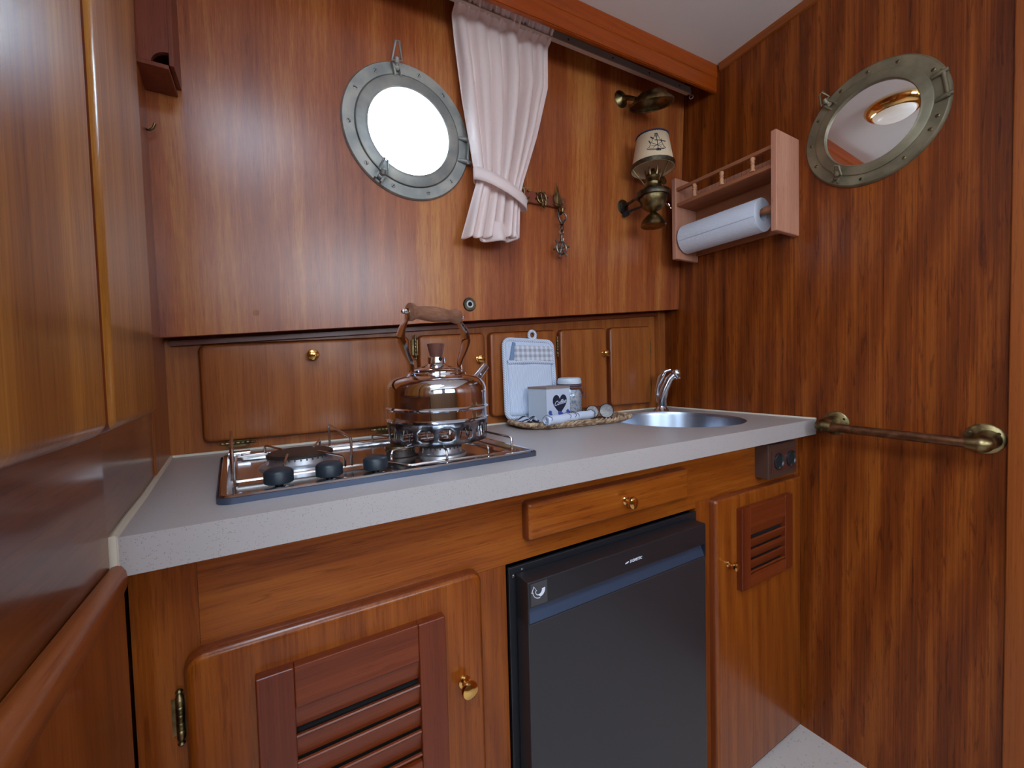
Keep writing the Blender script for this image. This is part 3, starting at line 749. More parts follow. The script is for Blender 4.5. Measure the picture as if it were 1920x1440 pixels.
kd = V((.10, -1, 0)).normalized(); kc = V((LX, LY, 1.577))
bm = B(); cyl(bm, kc+kd*.020, kc+kd*.036, .0026); cyl(bm, kc+kd*.036, kc+kd*.039, .0118, seg=28); obj('wick_knob', bm, 'brass', lp, smooth=True)
SH0, SH1, SR0, SR1 = 1.622, 1.717, .0620, .0455
bm = B(); lathe(bm, [(SR0, SH0), (SR0-.0015, SH0+.010), (SR1, SH1)], (LX, LY, 0), seg=64); o = obj('lamp_shade', bm, 'shade_cloth', lp, smooth=True); sm = o.modifiers.new('solid', 'SOLIDIFY'); sm.thickness = .0012; shade = o
bm = B(); lathe(bm, [(SR0-.001, SH0), (SR0+.002, SH0), (SR0+.0022, SH0+.012), (SR0, SH0+.0135), (SR0-.001, SH0+.010), (SR0-.001, SH0)], (LX, LY, 0), seg=64); obj('shade_rim', bm, 'brass_dark', lp, smooth=True)
bm = B()
for k in range(84):
    a = 2*PI*k/84; sphere(bm, (LX+SR1*math.cos(a), LY+SR1*math.sin(a), SH1-.001+.0008*(k % 2)), .0029, 6)
obj('shade_braid', bm, 'ink', shade, smooth=True)
for k in range(3):
    bm = B(); a = k*2*PI/3+2.6; tube(bm, [(LX+.024*math.cos(a), LY+.024*math.sin(a), 1.577), (LX+.042*math.cos(a), LY+.042*math.sin(a), 1.600), (LX+.060*math.cos(a), LY+.060*math.sin(a), 1.625)], .0022, 8); obj('shade_carrier', bm, 'brass', lp, smooth=True)
# sextant drawing wrapped on the shade
def shp(u, v):
    u *= 1.3; v *= 1.3; z = 1.678+v; r = SR0+(z-SH0)*(SR1-SR0)/(SH1-SH0)+.0009
    a = math.atan2(-LY, -LX+.0)+.22; a = a+u/r
    return V((LX+r*math.cos(a), LY+r*math.sin(a), z))
bm = B()
def ink(pts, r=.0006):
    P = []
    for (a, b_) in zip(pts, pts[1:]):
        for k in range(6): P.append(shp(lerp(a[0], b_[0], k/6), lerp(a[1], b_[1], k/6)))
    P.append(shp(*pts[-1])); tube(bm, P, r, 5)
ink([(-.021*math.cos(t), -.013-.006*math.sin(t)) for t in [PI*k/8 for k in range(9)]], .0009)
ink([(-.019*math.cos(t), -.0105-.006*math.sin(t)) for t in [PI*k/8 for k in range(9)]], .0004)
ink([(-.017, -.013), (-.001, .019)]); ink([(.017, -.013), (.001, .019)]); ink([(0, .020), (.003, -.020)], .0009)
ink([(-.010, -.002), (.010, -.014)]); ink([(.010, -.002), (-.008, -.014)]); ink([(-.013, -.009), (.013, -.009)], .0004)
ink([(-.004, .004), (.021, .001)], .0010); ink([(.011, .006), (.012, -.002)], .0009); ink([(-.012, .012), (-.006, .007)], .0016); ink([(-.016, .004), (-.013, -.002)], .0014)
ink([(-.003, .019), (.003, .019), (.004, .013), (-.002, .012), (-.003, .019)], .0007); ink([(-.001, -.021), (.008, -.021), (.008, -.018), (-.001, -.018)], .0010)
obj('sextant_drawing', bm, 'ink', shade)
wy = panel_y(.985, 1.54)
bm = B(); lathe(bm, [(0, .013), (.007, .013), (.009, .006), (.020, .004), (.023, 0), (0, 0)], (.985, wy, 1.538), (0, -1, 0), 32); obj('wall_plate', bm, 'brass_dark', lp, smooth=True)
bm = B(); tube(bm, [(.985, wy-.006, 1.538), (.983, wy-.030, 1.539), (.975, LY+.008, 1.542), (.972, LY, 1.548)], [.006, .0045, .0045, .006], 10); obj('bracket', bm, 'brass_dark', lp, smooth=True)
bm = B(); tube(bm, [(.985, wy-.012, 1.512), (.992, wy-.030, 1.518), (1.000, LY-.004, 1.517), (1.006, LY-.012, 1.507)], [.005, .004, .003, .003], 8); cyl(bm, (.983, wy-.006, 1.510), (.987, wy-.020, 1.513), .008); obj('spring_arm', bm, 'black_plastic', lp, smooth=True)
bm = B(); tube(bm, [(LX+.034, LY-.018, 1.522), (LX+.050, LY-.024, 1.511)], .0020, 8); tube(bm, [(LX+.043, LY-.021, 1.522), (LX+.050, LY-.024, 1.508)], .0012, 8); obj('gimbal_screw', bm, 'chrome', lp, smooth=True)

# ================================================================== key hook board and keyring
KX0, KX1 = .598, .752
kb = thing('key_rack', 'small mahogany key board with brass anchor, wheel and yacht hooks', 'key rack', (.675, .955, 1.50))
ky = panel_y(.67, 1.505)
def kf(u, v, wv): return V((u, ky-wv+.0455*0, v))
bm = B(); slab(bm, [(KX0, 1.484), (KX1, 1.489), (KX1, 1.519), (KX0, 1.516)], .010, .004, .003, kf); obj('board', bm, 'dark_mahogany', kb)
def ships_wheel(bm, c, R, n, U, Vv, r=.0016, spoke_out=.007, hub=.0035, k=8):
    c = V(c); U = V(U).normalized(); Vv = V(Vv).normalized(); nn = U.cross(Vv)
    pts = [c+U*R*math.cos(2*PI*i/32)+Vv*R*math.sin(2*PI*i/32) for i in range(32)]
    tube(bm, pts, r*1.25, 8, closed=True)
    for i in range(n):
        a = 2*PI*i/n+.25; d = U*math.cos(a)+Vv*math.sin(a)
        tube(bm, [c+d*hub*.5, c+d*R, c+d*(R+spoke_out*.6), c+d*(R+spoke_out)], [r*.9, r*.8, r*.8, r*1.3], 6)
    sphere(bm, c, hub, 10)
ux, uz = V((1, 0, 0)), V((0, 0, 1))
def cup_hook(bm, x, z, yb, s=1.0):
    tube(bm, [(x, yb, z+.012*s), (x, yb-.006*s, z), (x, yb-.006*s, z-.008*s), (x, yb-.012*s, z-.013*s), (x, yb-.019*s, z-.009*s), (x, yb-.020*s, z-.002*s)], [.003*s, .0035*s, .0035*s, .0035*s, .003*s, .0035*s], 8)
bm = B(); ships_wheel(bm, (.664, ky-.014, 1.502), .0145, 8, ux, uz); cup_hook(bm, .667, 1.488, ky-.008); obj('wheel_hook', bm, 'brass', kb, smooth=True)
bm = B()
tube(bm, [(.607, ky-.013, 1.519), (.608, ky-.013, 1.486)], .002, 8); torus(bm, (.607, ky-.013, 1.520), (0, 1, 0), .004, .0014, 16, 6)
tube(bm, [(.592, ky-.013, 1.497), (.598, ky-.013, 1.486), (.608, ky-.013, 1.482), (.618, ky-.013, 1.487), (.624, ky-.013, 1.498)], [.001, .003, .003, .003, .001], 8)
sphere(bm, (.621, ky-.012, 1.514), .0036, 10); cup_hook(bm, .608, 1.484, ky-.008); obj('anchor_hook', bm, 'brass', kb, smooth=True)
bm = B()
prism(bm, [(.702, 1.492), (.712, 1.487), (.728, 1.488), (.735, 1.494)], lambda u, v, wv: V((u, ky-.018+wv, v)), .008)
prism(bm, [(.717, 1.545), (.718, 1.496), (.735, 1.494), (.730, 1.508), (.722, 1.527)], lambda u, v, wv: V((u, ky-.016+wv, v)), .004)
prism(bm, [(.714, 1.527), (.705, 1.518), (.703, 1.505), (.709, 1.495), (.715, 1.497)], lambda u, v, wv: V((u, ky-.016+wv, v)), .004)
cyl(bm, (.7165, ky-.014, 1.490), (.7165, ky-.014, 1.552), .0014); cup_hook(bm, .722, 1.480, ky-.008, 1.1); obj('yacht_hook', bm, 'brass', kb, smooth=True)
bm = B(); screw(bm, (.743, ky-.010, 1.506), (0, -1, 0), .0035); obj('screw', bm, 'brass', kb, smooth=True)

kr = thing('keyring_opener', 'pewter bottle-opener pendant with a ship wheel hanging from the yacht hook', 'keyring', (.722, .94, 1.37))
yk = ky-.024
bm = B()
tube(bm, [(.722, yk+.002, 1.470), (.713, yk, 1.466), (.711, yk, 1.456), (.716, yk, 1.446), (.722, yk, 1.438), (.732, yk, 1.446), (.739, yk, 1.455), (.738, yk, 1.464), (.731, yk, 1.469)], [.0022, .0024, .0024, .0026, .0036, .0028, .0024, .0024, .002], 8, closed=True)
lathe(bm, [(0, 0), (.006, .004), (.0035, .014), (0, .016)], (.723, yk, 1.432), (0, 0, 1), 10)
obj('heart_shackle', bm, 'pewter', kr, smooth=True)
bm = B(); torus(bm, (.7225, yk, 1.424), (1, 0, 0), .008, .0018, 18, 6); torus(bm, (.722, yk, 1.414), (0, 1, 0), .0065, .0018, 18, 6); obj('link', bm, 'pewter', kr, smooth=True)
bm = B(); tube(bm, [(.722, yk, 1.406), (.721, yk, 1.398), (.720, yk, 1.388)], [.0035, .003, .004], 8); ships_wheel(bm, (.720, yk, 1.370), .0165, 6, ux, uz, .0024, .011, .004); obj('wheel_pendant', bm, 'pewter', kr, smooth=True)

# brass outlet in the panel
po = thing('panel_outlet', 'small round brass socket with a white ring low in the teak panel', 'socket', (.449, .978, 1.203))
bm = B(); lathe(bm, [(0, .002), (.009, .002), (.009, .003), (.016, .003), (.018, 0), (0, 0)], (.449, panel_y(.449, 1.203), 1.203), (0, -1, 0), 32); obj('rosette', bm, 'brass_dark', po, smooth=True)
bm = B(); torus(bm, (.449, panel_y(.449, 1.203)-.003, 1.203), (0, 1, 0), .0075, .0022, 28, 8); obj('white_collar', bm, 'white_ring', po, smooth=True)
bm = B(); cyl(bm, (.449, panel_y(.449, 1.203)-.004, 1.203), (.449, panel_y(.449, 1.203)-.0005, 1.203), .0058); obj('jack', bm, 'black_hole', po)
for s in (-1, 1):
    bm = B(); screw(bm, (.449+s*.0138, panel_y(.449, 1.203)-.003, 1.203), (0, -1, 0), .0022); obj('screw', bm, 'brass', po)

# ================================================================== plate rack with the kitchen paper
pr = thing('paper_rack', 'pinkish beech wall shelf with turned spindles and paper holder', 'shelf', (XR, .75, 1.38))
X0 = 1.152
for ya, yb, nm in ((.588, .603, 'near'), (.897, .912, 'far')):
    bm = B(); slab(bm, [(ya, 1.378), (yb, 1.378), (yb, 1.637), (ya, 1.637)], XR-X0-.001, .003, .002, lambda u, v, wv: V((XR-.001-wv, u, v))); obj('side_board', bm, 'pink_beech', pr)
bm = B(); box(bm, (XR-.010, .603, 1.398), (XR-.001, .897, 1.612)); obj('back_board', bm, 'pink_beech_y', pr)
# grooved backing strips above the shelf
bm = B(); gp_ = [(XR-.0105, .604), (XR-.0105, .896)]
for k in range(24, 0, -1): gp_ += [(XR-.0135, .604+k*.01215-.0005), (XR-.0135, .604+(k-1)*.01215+.0015), (XR-.0115, .604+(k-1)*.01215+.0007)]
prism(bm, gp_[:-1], lambda u, v, wv: V((u, v, 1.566+wv)), .044)
obj('grooved_backing', bm, 'pink_beech', pr)
bm = B(); box(bm, (X0+.006, .603, 1.545), (XR-.010, .897, 1.556), .002); obj('shelf_board', bm, 'pink_beech_y', pr)
bm = B(); box(bm, (X0+.004, .603, 1.594), (X0+.016, .897, 1.604), .0015); obj('gallery_rail', bm, 'pink_beech_y', pr)
for yy in (.655, .745, .835):
    bm = B(); lathe(bm, [(.0065, 1.556), (.0070, 1.559), (.0045, 1.564), (.0058, 1.571), (.0038, 1.576), (.0062, 1.579), (.0045, 1.583), (.0066, 1.589), (.0055, 1.594)], (X0+.010, yy, 0), seg=20); obj('spindle', bm, 'turned_beech', pr, smooth=True)
AX, AZ = 1.196, 1.452
bm = B(); tube(bm, [(AX, .604, AZ), (AX, .640, AZ)], .011, 16); tube(bm, [(AX, .640, AZ), (AX, .896, AZ)], .0075, 14); obj('dowel', bm, 'pink_beech_y', pr, smooth=True)
pt = thing('paper_roll', 'white embossed kitchen paper roll hanging on the beech wall shelf', 'kitchen roll', (AX, .77, AZ-.044))
bm = B()
sg = 64; R = .0455
def rollr(a):
    return R+.0012*((a/(2*PI)) % 1.0)
rings = []
for (rf, y) in ((.0, .646), (1, .646), (1, .890), (.0, .890)):
    rings.append([bm.verts.new((AX+(rollr(2*PI*k/sg)*rf+.0175*(1-rf))*math.cos(2*PI*k/sg+3.35), y, AZ-.009+(rollr(2*PI*k/sg)*rf+.0175*(1-rf))*math.sin(2*PI*k/sg+3.35))) for k in range(sg)])
for i in range(4):
    a = rings[i]; b_ = rings[(i+1) % 4]
    for k in range(sg): bm.faces.new((a[k], a[(k+1) % sg], b_[(k+1) % sg], b_[k]))
obj('paper', bm, 'paper', pt, smooth=True, angle=50)
bm = B(); q_ = 3.35; hexa(bm, [V((AX+rr2*math.cos(q_+d2), yy2, AZ-.009+rr2*math.sin(q_+d2))) for yy2 in (.646, .890) for rr2, d2 in ((.0458, 0), (.0470, 0), (.0474, .015), (.0458, .06))]); obj('loose_sheet_edge', bm, 'box_grey', pt)
bm = B(); lathe(bm, [(.0175, 0), (.0175, .24), (.0160, .24), (.0160, 0), (.0175, 0)], (AX, .648, AZ-.009), (0, 1, 0), 32); obj('core', bm, 'box_grey', pt, smooth=True)

# ================================================================== left: wall lockers, low partition, rack, hook
lk = thing('wall_locker', 'tall golden teak locker doors on the left bulkhead', 'locker', (-.13, .45, .98))
def left_door(ya, yb, za, zb):
    xa = -.1225 if ya < .48 else -.1238; xb = -.1225 if yb < .50 else -.1385
    wa, wb = wall_l(ya)-.0, wall_l(yb)-.0
    d = V((xb-xa, yb-ya, 0)); Ln = d.length; d.normalize(); nn = V((d.y, -d.x, 0))
    o0 = V((xa, ya, 0))-nn*.020
    bm = B(); slab(bm, [(0, za), (Ln, za), (Ln, zb), (0, zb)], .020, .014, .015, lambda u, v, wv: o0+d*u+V((0, 0, v))+nn*wv, seg=8)
    return lipped(obj('door', bm, 'teak_left', lk, smooth=True, angle=35), 'teak_edge')
left_door(.165, .490, .984, 1.93)
left_door(.502, .752, .984, 1.90)
# edge profile boards along the lower side of the doors
lpz = thing('low_partition', 'low teak partition with a rounded cap against the left bulkhead', 'partition', (-.14, .35, 0))
def px_(u, y): return u+(.542-y)*.034*((u+.1425)/.011 if u > -.1425 else 0)
def cap_pt(u, v, wv):
    y = .17+wv; return V((px_(u, y), y, v))
bm = B()
for_ = [(-.1420, 0), (-.1335, 0), (-.1335, .835), (-.1420, .835)]
prism(bm, for_, cap_pt, .372); obj('board', bm, 'teak_front_v', lpz)
bm = B()
prof = [(-.1425, .826), (-.1425, .8490), (-.1415, .8508), (-.1375, .8515), (-.1340, .8500), (-.1312, .8450), (-.1302, .838), (-.1306, .830), (-.1320, .826)]
prism(bm, prof, cap_pt, .372); obj('cap', bm, 'teak_trim_y', lpz, smooth=True)

rk = thing('chart_rack', 'dark mahogany wall rack in the upper left corner above the brass hook', 'rack', (-.15, .91, 1.53))
def notch(x0_, x1_, z0_, z1_, r_):
    P = [(x0_, z0_), (x1_-r_, z0_)]
    for k in range(1, 9):
        a = PI/2*k/8; P.append((x1_-r_+r_*(1-math.cos(a)), z0_+r_*math.sin(a)))
    P += [(x1_, z1_), (x0_, z1_)]
    return P
bm = B(); prism(bm, notch(-.172, -.124, 1.548, 1.90, .024), lambda u, v, wv: V((u, .888+wv, v)), .008); obj('front_board', bm, 'dark_mahogany', rk)
bm = B(); box(bm, (-.1245, .889, 1.552), (-.1175, panel_y(-.12, 1.56)-.001, 1.90), .001); 
obj('side_board', bm, 'dark_mahogany', rk)
bm = B(); box(bm, (-.176, .878, 1.539), (-.1235, panel_y(-.12, 1.54)-.001, 1.546), .001); obj('shelf_board', bm, 'dark_mahogany', rk)
hk = thing('coat_hook', 'small curved brass hook below the mahogany rack on the left', 'hook', (-.17, .955, 1.48))
yh = panel_y(-.17, 1.48)
bm = B(); box(bm, (-.177, yh-.003, 1.480), (-.170, yh-.0005, 1.512), .001); obj('plate', bm, 'brass', hk)
bm = B(); tube(bm, [(-.175, yh-.002, 1.490), (-.175, yh-.010, 1.476), (-.171, yh-.014, 1.4665), (-.165, yh-.016, 1.4645), (-.159, yh-.017, 1.469), (-.156, yh-.018, 1.477)], [.0024, .0022, .0020, .0020, .0020, .0022], 10); obj('hook_arm', bm, 'brass', hk, smooth=True)

# ================================================================== rear lockers under the panel
rc = thing('rear_locker', 'row of small teak locker doors behind the worktop', 'cupboard', (.5, 1.03, .878))
def dtop(x): return 1.101+.0585*(x+.12)
# face rails around the doors
bm = B()
prism(bm, [(-.178, .879), (1.205, .879), (1.205, panel_bot(1.205)-.0), (-.178, panel_bot(-.178)-.0)], lambda u, v, wv: V((u, 1.037-wv, v)), .003); obj('face', bm, 'teak_small', rc)
bm = B(); box(bm, (1.205, 1.018, .879), (1.213, 1.0375, 1.225)); obj('end_post', bm, 'teak_small', rc)
bm = B(); prism(bm, [(-.165, .0), (1.205, 0), (1.205, .010), (-.165, .010)], lambda u, v, wv: V((u, 1.034-wv, panel_bot(u)-.014+v)), .012); obj('top_rail', bm, 'mahogany_h', rc)
def knob(parent, p, n, R=.0115, L_=.022, mat='polished_brass', name='knob'):
    n = V(n).normalized()
    bm = B(); lathe(bm, [(0, 0), (R*.75, 0), (R*.72, .002), (R*.42, .004), (R*.38, L_*.42), (R*.5, L_*.5), (R*.92, L_*.62), (R, L_*.75), (R*.9, L_*.9), (R*.55, L_*.99), (0, L_*1.02)], p, n, 28, frame=basis(n))
    return obj(name, bm, mat, parent, smooth=True)
def hinge(parent, p, d, n, Ln=.055, r=.0034):
    """turned butt-hinge barrel with finials"""
    p = V(p); d = V(d).normalized(); n = V(n).normalized(); h = Ln/2
    prof = [(0, -h), (r*.6, -h+.001), (r*.9, -h+.003), (r*.5, -h+.005), (r*.8, -h+.008), (r, -h+.010)]
    k = 5
    for i in range(k):
        a = -h+.010+(Ln-.020)*i/k; b_ = -h+.010+(Ln-.020)*(i+1)/k
        prof += [(r, a+.0006), (r, b_-.0012), (r*.82, b_-.0006)]
    prof += [(r, h-.010), (r*.8, h-.008), (r*.5, h-.005), (r*.9, h-.003), (r*.6, h-.001), (0, h)]
    bm = B(); lathe(bm, prof, p, d, 14, frame=basis(d)); hg = obj('hinge', bm, 'brass', parent, smooth=True, angle=60)
    t = d.cross(n).normalized()
    b2 = B(); q = [p+d*(s*(h-.012))+t*(u*.011)-n*(r*.6) for s, u in ((-1, -1), (1, -1), (1, 1), (-1, 1))]
    prism(b2, [(-h+.012, -.008), (h-.012, -.008), (h-.012, .008), (-h+.012, .008)], lambda u, v, wv: p+d*u+t*v-n*(r*.75)+n*wv, .0008); obj('leaf', b2, 'brass', hg)
    return hg
def sdoor(x0_, x1_, zb=.901):
    bm = B(); slab(bm, [(x0_, zb), (x1_, zb), (x1_, dtop(x1_)-.002), (x0_, dtop(x0_)-.002)], .020, .014, .009, lambda u, v, wv: V((u, 1.036-wv, v)), seg=5)
    return lipped(obj('door', bm, 'teak_small', rc, smooth=True, angle=35), 'teak_edge')
yf = 1.016
d = sdoor(-.122, .302); knob(d, (.082, yf, 1.077), (0, -1, 0), .0125, .024)
hinge(rc, (-.063, 1.020, .8965), (1, 0, 0), (0, -1, 0), .062); hinge(rc, (.232, 1.020, .8965), (1, 0, 0), (0, -1, 0), .062)
d = sdoor(.324, .513); knob(d, (.490, yf, 1.064), (0, -1, 0), .0115); hinge(rc, (.318, 1.022, 1.095), (0, 0, 1), (0, -1, 0), .064)
d = sdoor(.525, .755)
d = sdoor(.766, .958); knob(d, (.941, yf, 1.078), (0, -1, 0), .0115); hinge(rc, (.761, 1.022, 1.098), (0, 0, 1), (0, -1, 0), .064)
d = sdoor(.971, 1.166); hinge(rc, (1.166, 1.022, 1.093), (0, 0, 1), (0, -1, 0), .058); hinge(rc, (1.166, 1.022, .962), (0, 0, 1), (0, -1, 0), .058)

# ================================================================== galley base unit
FY = .59
gc = thing('galley_cabinet', 'long honey-coloured teak galley base unit under the worktop', 'cupboard', (.55, FY, 0))
def fr(u, v, wv): return V((u, FY+.018-wv, v))
bm = B(); box(bm, (-.142, FY, 0), (-.0825, FY+.018, .838)); obj('left_stile', bm, 'teak_front_v', gc)
bm = B(); prism(bm, [(-.0822, .711), (.8135, .711), (.8135, .7235), (XR-.001, .7235), (XR-.001, .838), (-.0822, .838)], lambda u, v, wv: V((u, FY+wv, v)), .018); obj('top_rail', bm, 'teak_front_h', gc)
bm = B(); box(bm, (-.0822, FY, 0), (.3225, FY+.018, .7105)); obj('left_front', bm, 'teak_front_v', gc)
bm = B(); box(bm, (.8138, FY, 0), (XR-.001, FY+.018, .7232)); obj('right_front', bm, 'teak_front_v', gc)
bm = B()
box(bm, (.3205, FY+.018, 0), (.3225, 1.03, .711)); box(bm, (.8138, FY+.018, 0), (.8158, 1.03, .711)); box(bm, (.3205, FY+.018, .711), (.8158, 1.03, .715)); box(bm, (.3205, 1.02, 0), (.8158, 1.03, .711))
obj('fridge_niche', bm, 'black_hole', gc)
# louvred vent
def vent(parent, x0_, x1_, z0_, z1_, yb, th=.014, sw=.036, tr=.048, br=.034, nsl=4):
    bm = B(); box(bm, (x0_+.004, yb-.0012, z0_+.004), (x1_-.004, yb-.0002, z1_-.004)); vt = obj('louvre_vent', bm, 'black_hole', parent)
    for xa in (x0_, x1_-sw):
        bm = B(); slab(bm, [(xa, z0_), (xa+sw, z0_), (xa+sw, z1_), (xa, z1_)], th, .002, .002, lambda u, v, wv: V((u, yb-wv, v))); obj('vent_stile', bm, 'mahogany_v', vt)
    for za, zb_ in ((z1_-tr, z1_), (z0_, z0_+br)):
        bm = B(); box(bm, (x0_+sw, yb-th+.0008, za), (x1_-sw, yb, zb_), .0012); obj('vent_rail', bm, 'mahogany_h', vt)
    bm = B(); hgt = (z1_-tr)-(z0_+br); st = hgt/(nsl+.35)
    for k in range(nsl+1):
        zt = z1_-tr-k*st+(.004 if k == 0 else 0)
        # slat: top edge back, lower edge forward
        zl = max(zt-st*1.0, z0_+br-.001)
        if zt-zl < .004: continue
        P = [(yb-.0045, zl), (yb-.0112, zt-.0055), (yb-.0122, zt-.0035), (yb-.0112, zt-.0018), (yb-.0080, zt-.0018), (yb-.0015, zl+.002)]
        prism(bm, P, lambda u, v, wv: V((x0_+sw+wv, u, v)), x1_-x0_-2*sw)
    obj('vent_slats', bm, 'mahogany_h', vt)
    return vt
bm = B(); slab(bm, [(-.098, .06), (.272, .06), (.272, .7235), (-.098, .7235)], .018, .020, .011, lambda u, v, wv: V((u, FY-wv, v)), seg=6)
d1 = lipped(obj('door', bm, 'teak_front_v', gc, smooth=True, angle=35), 'teak_edge')
vent(gc, -.030, .204, .447, .680, FY-.018, tr=.052, sw=.040, br=.036, nsl=4)
knob(d1, (.236, FY-.018, .560), (0, -1, 0), .0130, .026)
hinge(gc, (-.1035, FY-.004, .650), (0, 0, 1), (0, -1, 0), .066, .0042)
bm = B(); slab(bm, [(.862, .020), (1.243, .020), (1.243, .7235), (.862, .7235)], .018, .012, .010, lambda u, v, wv: V((u, FY-wv, v)), seg=6)
d2 = lipped(obj('door', bm, 'teak_front_v', gc, smooth=True, angle=35), 'teak_edge')
vent(gc, .940, 1.168, .494, .690, FY-.018, tr=.052, sw=.036, br=.030, nsl=4)
knob(d2, (.905, FY-.018, .566), (0, -1, 0), .0105, .026)
hinge(gc, (1.2475, FY-.006, .680), (0, 0, 1), (0, -1, 0), .055, .0034); hinge(gc, (1.2475, FY-.006, .085), (0, 0, 1), (0, -1, 0), .055, .0034)
bm = B(); slab(bm, [(.357, .744), (.770, .744), (.770, .812), (.357, .812)], .018, .008, .010, lambda u, v, wv: V((u, FY-wv, v)), seg=6)
dw = lipped(obj('drawer', bm, 'teak_front_h', gc, smooth=True, angle=35), 'teak_edge'); knob(dw, (.580, FY-.018, .776), (0, -1, 0), .0120, .024)

# double socket
so = thing('double_socket', 'brown double power socket under the right end of the worktop', 'socket', (1.11, FY, .785))
bm = B(); slab(bm, [(1.050, .744), (1.184, .744), (1.184, .829), (1.050, .829)], .033, .002, .002, lambda u, v, wv: V((u, FY-wv, v))); obj('housing', bm, 'socket_frame', so)
bm = B(); box(bm, (1.064, FY-.0345, .758), (1.181, FY-.033, .813), .0005); ins = obj('insert', bm, 'socket_brown', so)
for cx in (1.094, 1.152):
    bm = B(); lathe(bm, [(.0195, .0), (.0215, 0), (.0215, .003), (.0195, .004), (.0185, .003), (.0175, 0)], (cx, FY-.0345, .785), (0, -1, 0), 32); so2 = obj('socket_rim', bm, 'black_plastic', so, smooth=True)
    bm = B(); cyl(bm, (cx, FY-.0352, .785), (cx, FY-.0345, .785), .0185); obj('socket_well', bm, 'black_hole', so2)
    bm = B(); box(bm, (cx-.003, FY-.0385, .767), (cx+.003, FY-.0350, .772), .001); obj('earth_clip', bm, 'chrome', so2)

# ================================================================== fridge
fg = thing('fridge', 'black built-in compact fridge between the teak doors', 'fridge', (.56, FY, .01))
bm = B(); box(bm, (.3265, .590, .02), (.806, 1.00, .702), .002); obj('carcass', bm, 'fridge_side', fg)
bm = B(); box(bm, (.326, .5865, .02), (.812, .5925, .7045), .001); obj('mounting_frame', bm, 'black_plastic', fg)
DY = .549
bm = B(); box(bm, (.3385, DY, .03), (.7900, .585, .624), .0025); dr_ = obj('door', bm, 'fridge_front', fg)
bm = B()
box(bm, (.3385, DY-.001, .650), (.7900, .585, .694), .002)
box(bm, (.3385, DY+.014, .6235), (.7900, .585, .651))
for xa, xb in ((.3385, .3415), (.7870, .7900)): box(bm, (xa, DY, .622), (xb, .584, .652))
obj('handle_strip', bm, 'black_plastic', fg)
bm = B(); hexa(bm, [(.3420, DY+.001, .6245), (.7865, DY+.001, .6245), (.7865, DY+.014, .6245), (.3420, DY+.014, .6245), (.3420, DY+.0125, .6500), (.7865, DY+.0125, .6500), (.7865, DY+.014, .6500), (.3420, DY+.014, .6500)])
M['grip_sheen'] = plain('grip_sheen', (.05, .075, .13), .3, .5)  # bluish sheen of the recess is put into its base colour
obj('grip_recess', bm, 'grip_sheen', fg)
def ff(u, v, wv): return V((.3435+u, DY-.0012-wv, .6535+v))
bm = B(); box(bm, (.3440, DY-.0014, .6530), (.3760, DY-.0009, .6900)); 
M['sticker'] = plain('sticker_grey', (.05, .045, .05), .6)
st = obj('sticker', bm, 'sticker', fg)
bm = B()
def arc(cx, cz, r, a0, a1, n=12): return [(cx+r*math.cos(lerp(a0, a1, i/n)), cz+r*math.sin(lerp(a0, a1, i/n))) for i in range(n+1)]
# curved arrow: solid tail on the right, outlined body, arrow head up on the left
tail = arc(.0165, .0235, .0115, -PI*.45, .15, 8)+arc(.0150, .0235, .0070, .15, -PI*.55, 8)
prism(bm, tail, lambda u, v, wv: ff(u, v, wv+.0003), .0004)
for pth in (arc(.0160, .0225, .0118, PI*1.55, PI*1.0, 8), arc(.0160, .0225, .0068, PI*1.62, PI*1.02, 8)):
    tube(bm, [ff(p[0], p[1], .0006) for p in pth], .0006, 6)
hd = [(.0025, .0225), (.0068, .0310), (.0112, .0240), (.0094, .0236)]
tube(bm, [ff(p[0], p[1], .0006) for p in [(.0044, .0218), (.0020, .0218), (.0064, .0312), (.0114, .0236), (.0092, .0232)]], .0006, 6)
obj('curved_arrow', bm, 'white_mark', st)
text_obj('brand_lettering', 'DOMETIC', .0072, lambda u, v, wv: V((.5790+u, DY-.0015-wv, .6680+v)), 'white_mark', fg, shear=.25, bold=.0001)
bm = B()
for k in range(3): prism(bm, [(.5515+k*.0028, .6682+.0005*k), (.5535+k*.0028, .6682+.0005*k), (.5545+k*.0028, .6705+.0007*k), (.5525+k*.0028, .6705+.0007*k)], lambda u, v, wv: V((u, DY-.0014-wv, v)), .0005)
obj('brand_mark', bm, 'white_mark', fg)
for xx, zz in ((.335, .690), (.352, .6965)):
    bm = B(); screw(bm, (xx, .5862, zz), (0, -1, 0), .0025); obj('screw', bm, 'chrome', fg)

# ================================================================== worktop with sink
WT = .878
SKC = (1.012, .795); SR = .180
wk = thing('worktop', 'speckled beige-grey galley worktop with a thick front edge', 'worktop', (.55, .80, .838))
bm = B()
def wl(y): return wall_l(y)+.004
outer = [(wl(.545), .545), (XR-.004, .545), (XR-.004, 1.030), (wl(1.03), 1.030), (wl(.707), .707)]
plate_hole(bm, outer, circ(SKC[0], SKC[1], SR, 72), lambda u, v, wv: V((u, v, .838+wv)), .040)
obj('top', bm, 'worktop', wk)
bm = B()
tube(bm, [(wall_l(.545)+.003, .5455, .8385), (wall_l(.545)+.003, .5455, .8775), (wall_l(.60)+.003, .60, .8785), (wall_l(.707)+.003, .707, .8785), (wall_l(1.03)+.003, 1.03, .8785)], .0042, 8)
tube(bm, [(-.175, 1.031, .8785), (1.205, 1.031, .8785)], .0036, 8)
tube(bm, [(XR-.003, 1.03, .8785), (XR-.003, .546, .8785)], .0036, 8)
obj('sealant_bead', bm, 'sealant', wk, smooth=True)
sk = thing('sink', 'round stainless steel sink set into the right of the worktop', 'sink', (SKC[0], SKC[1], .72))
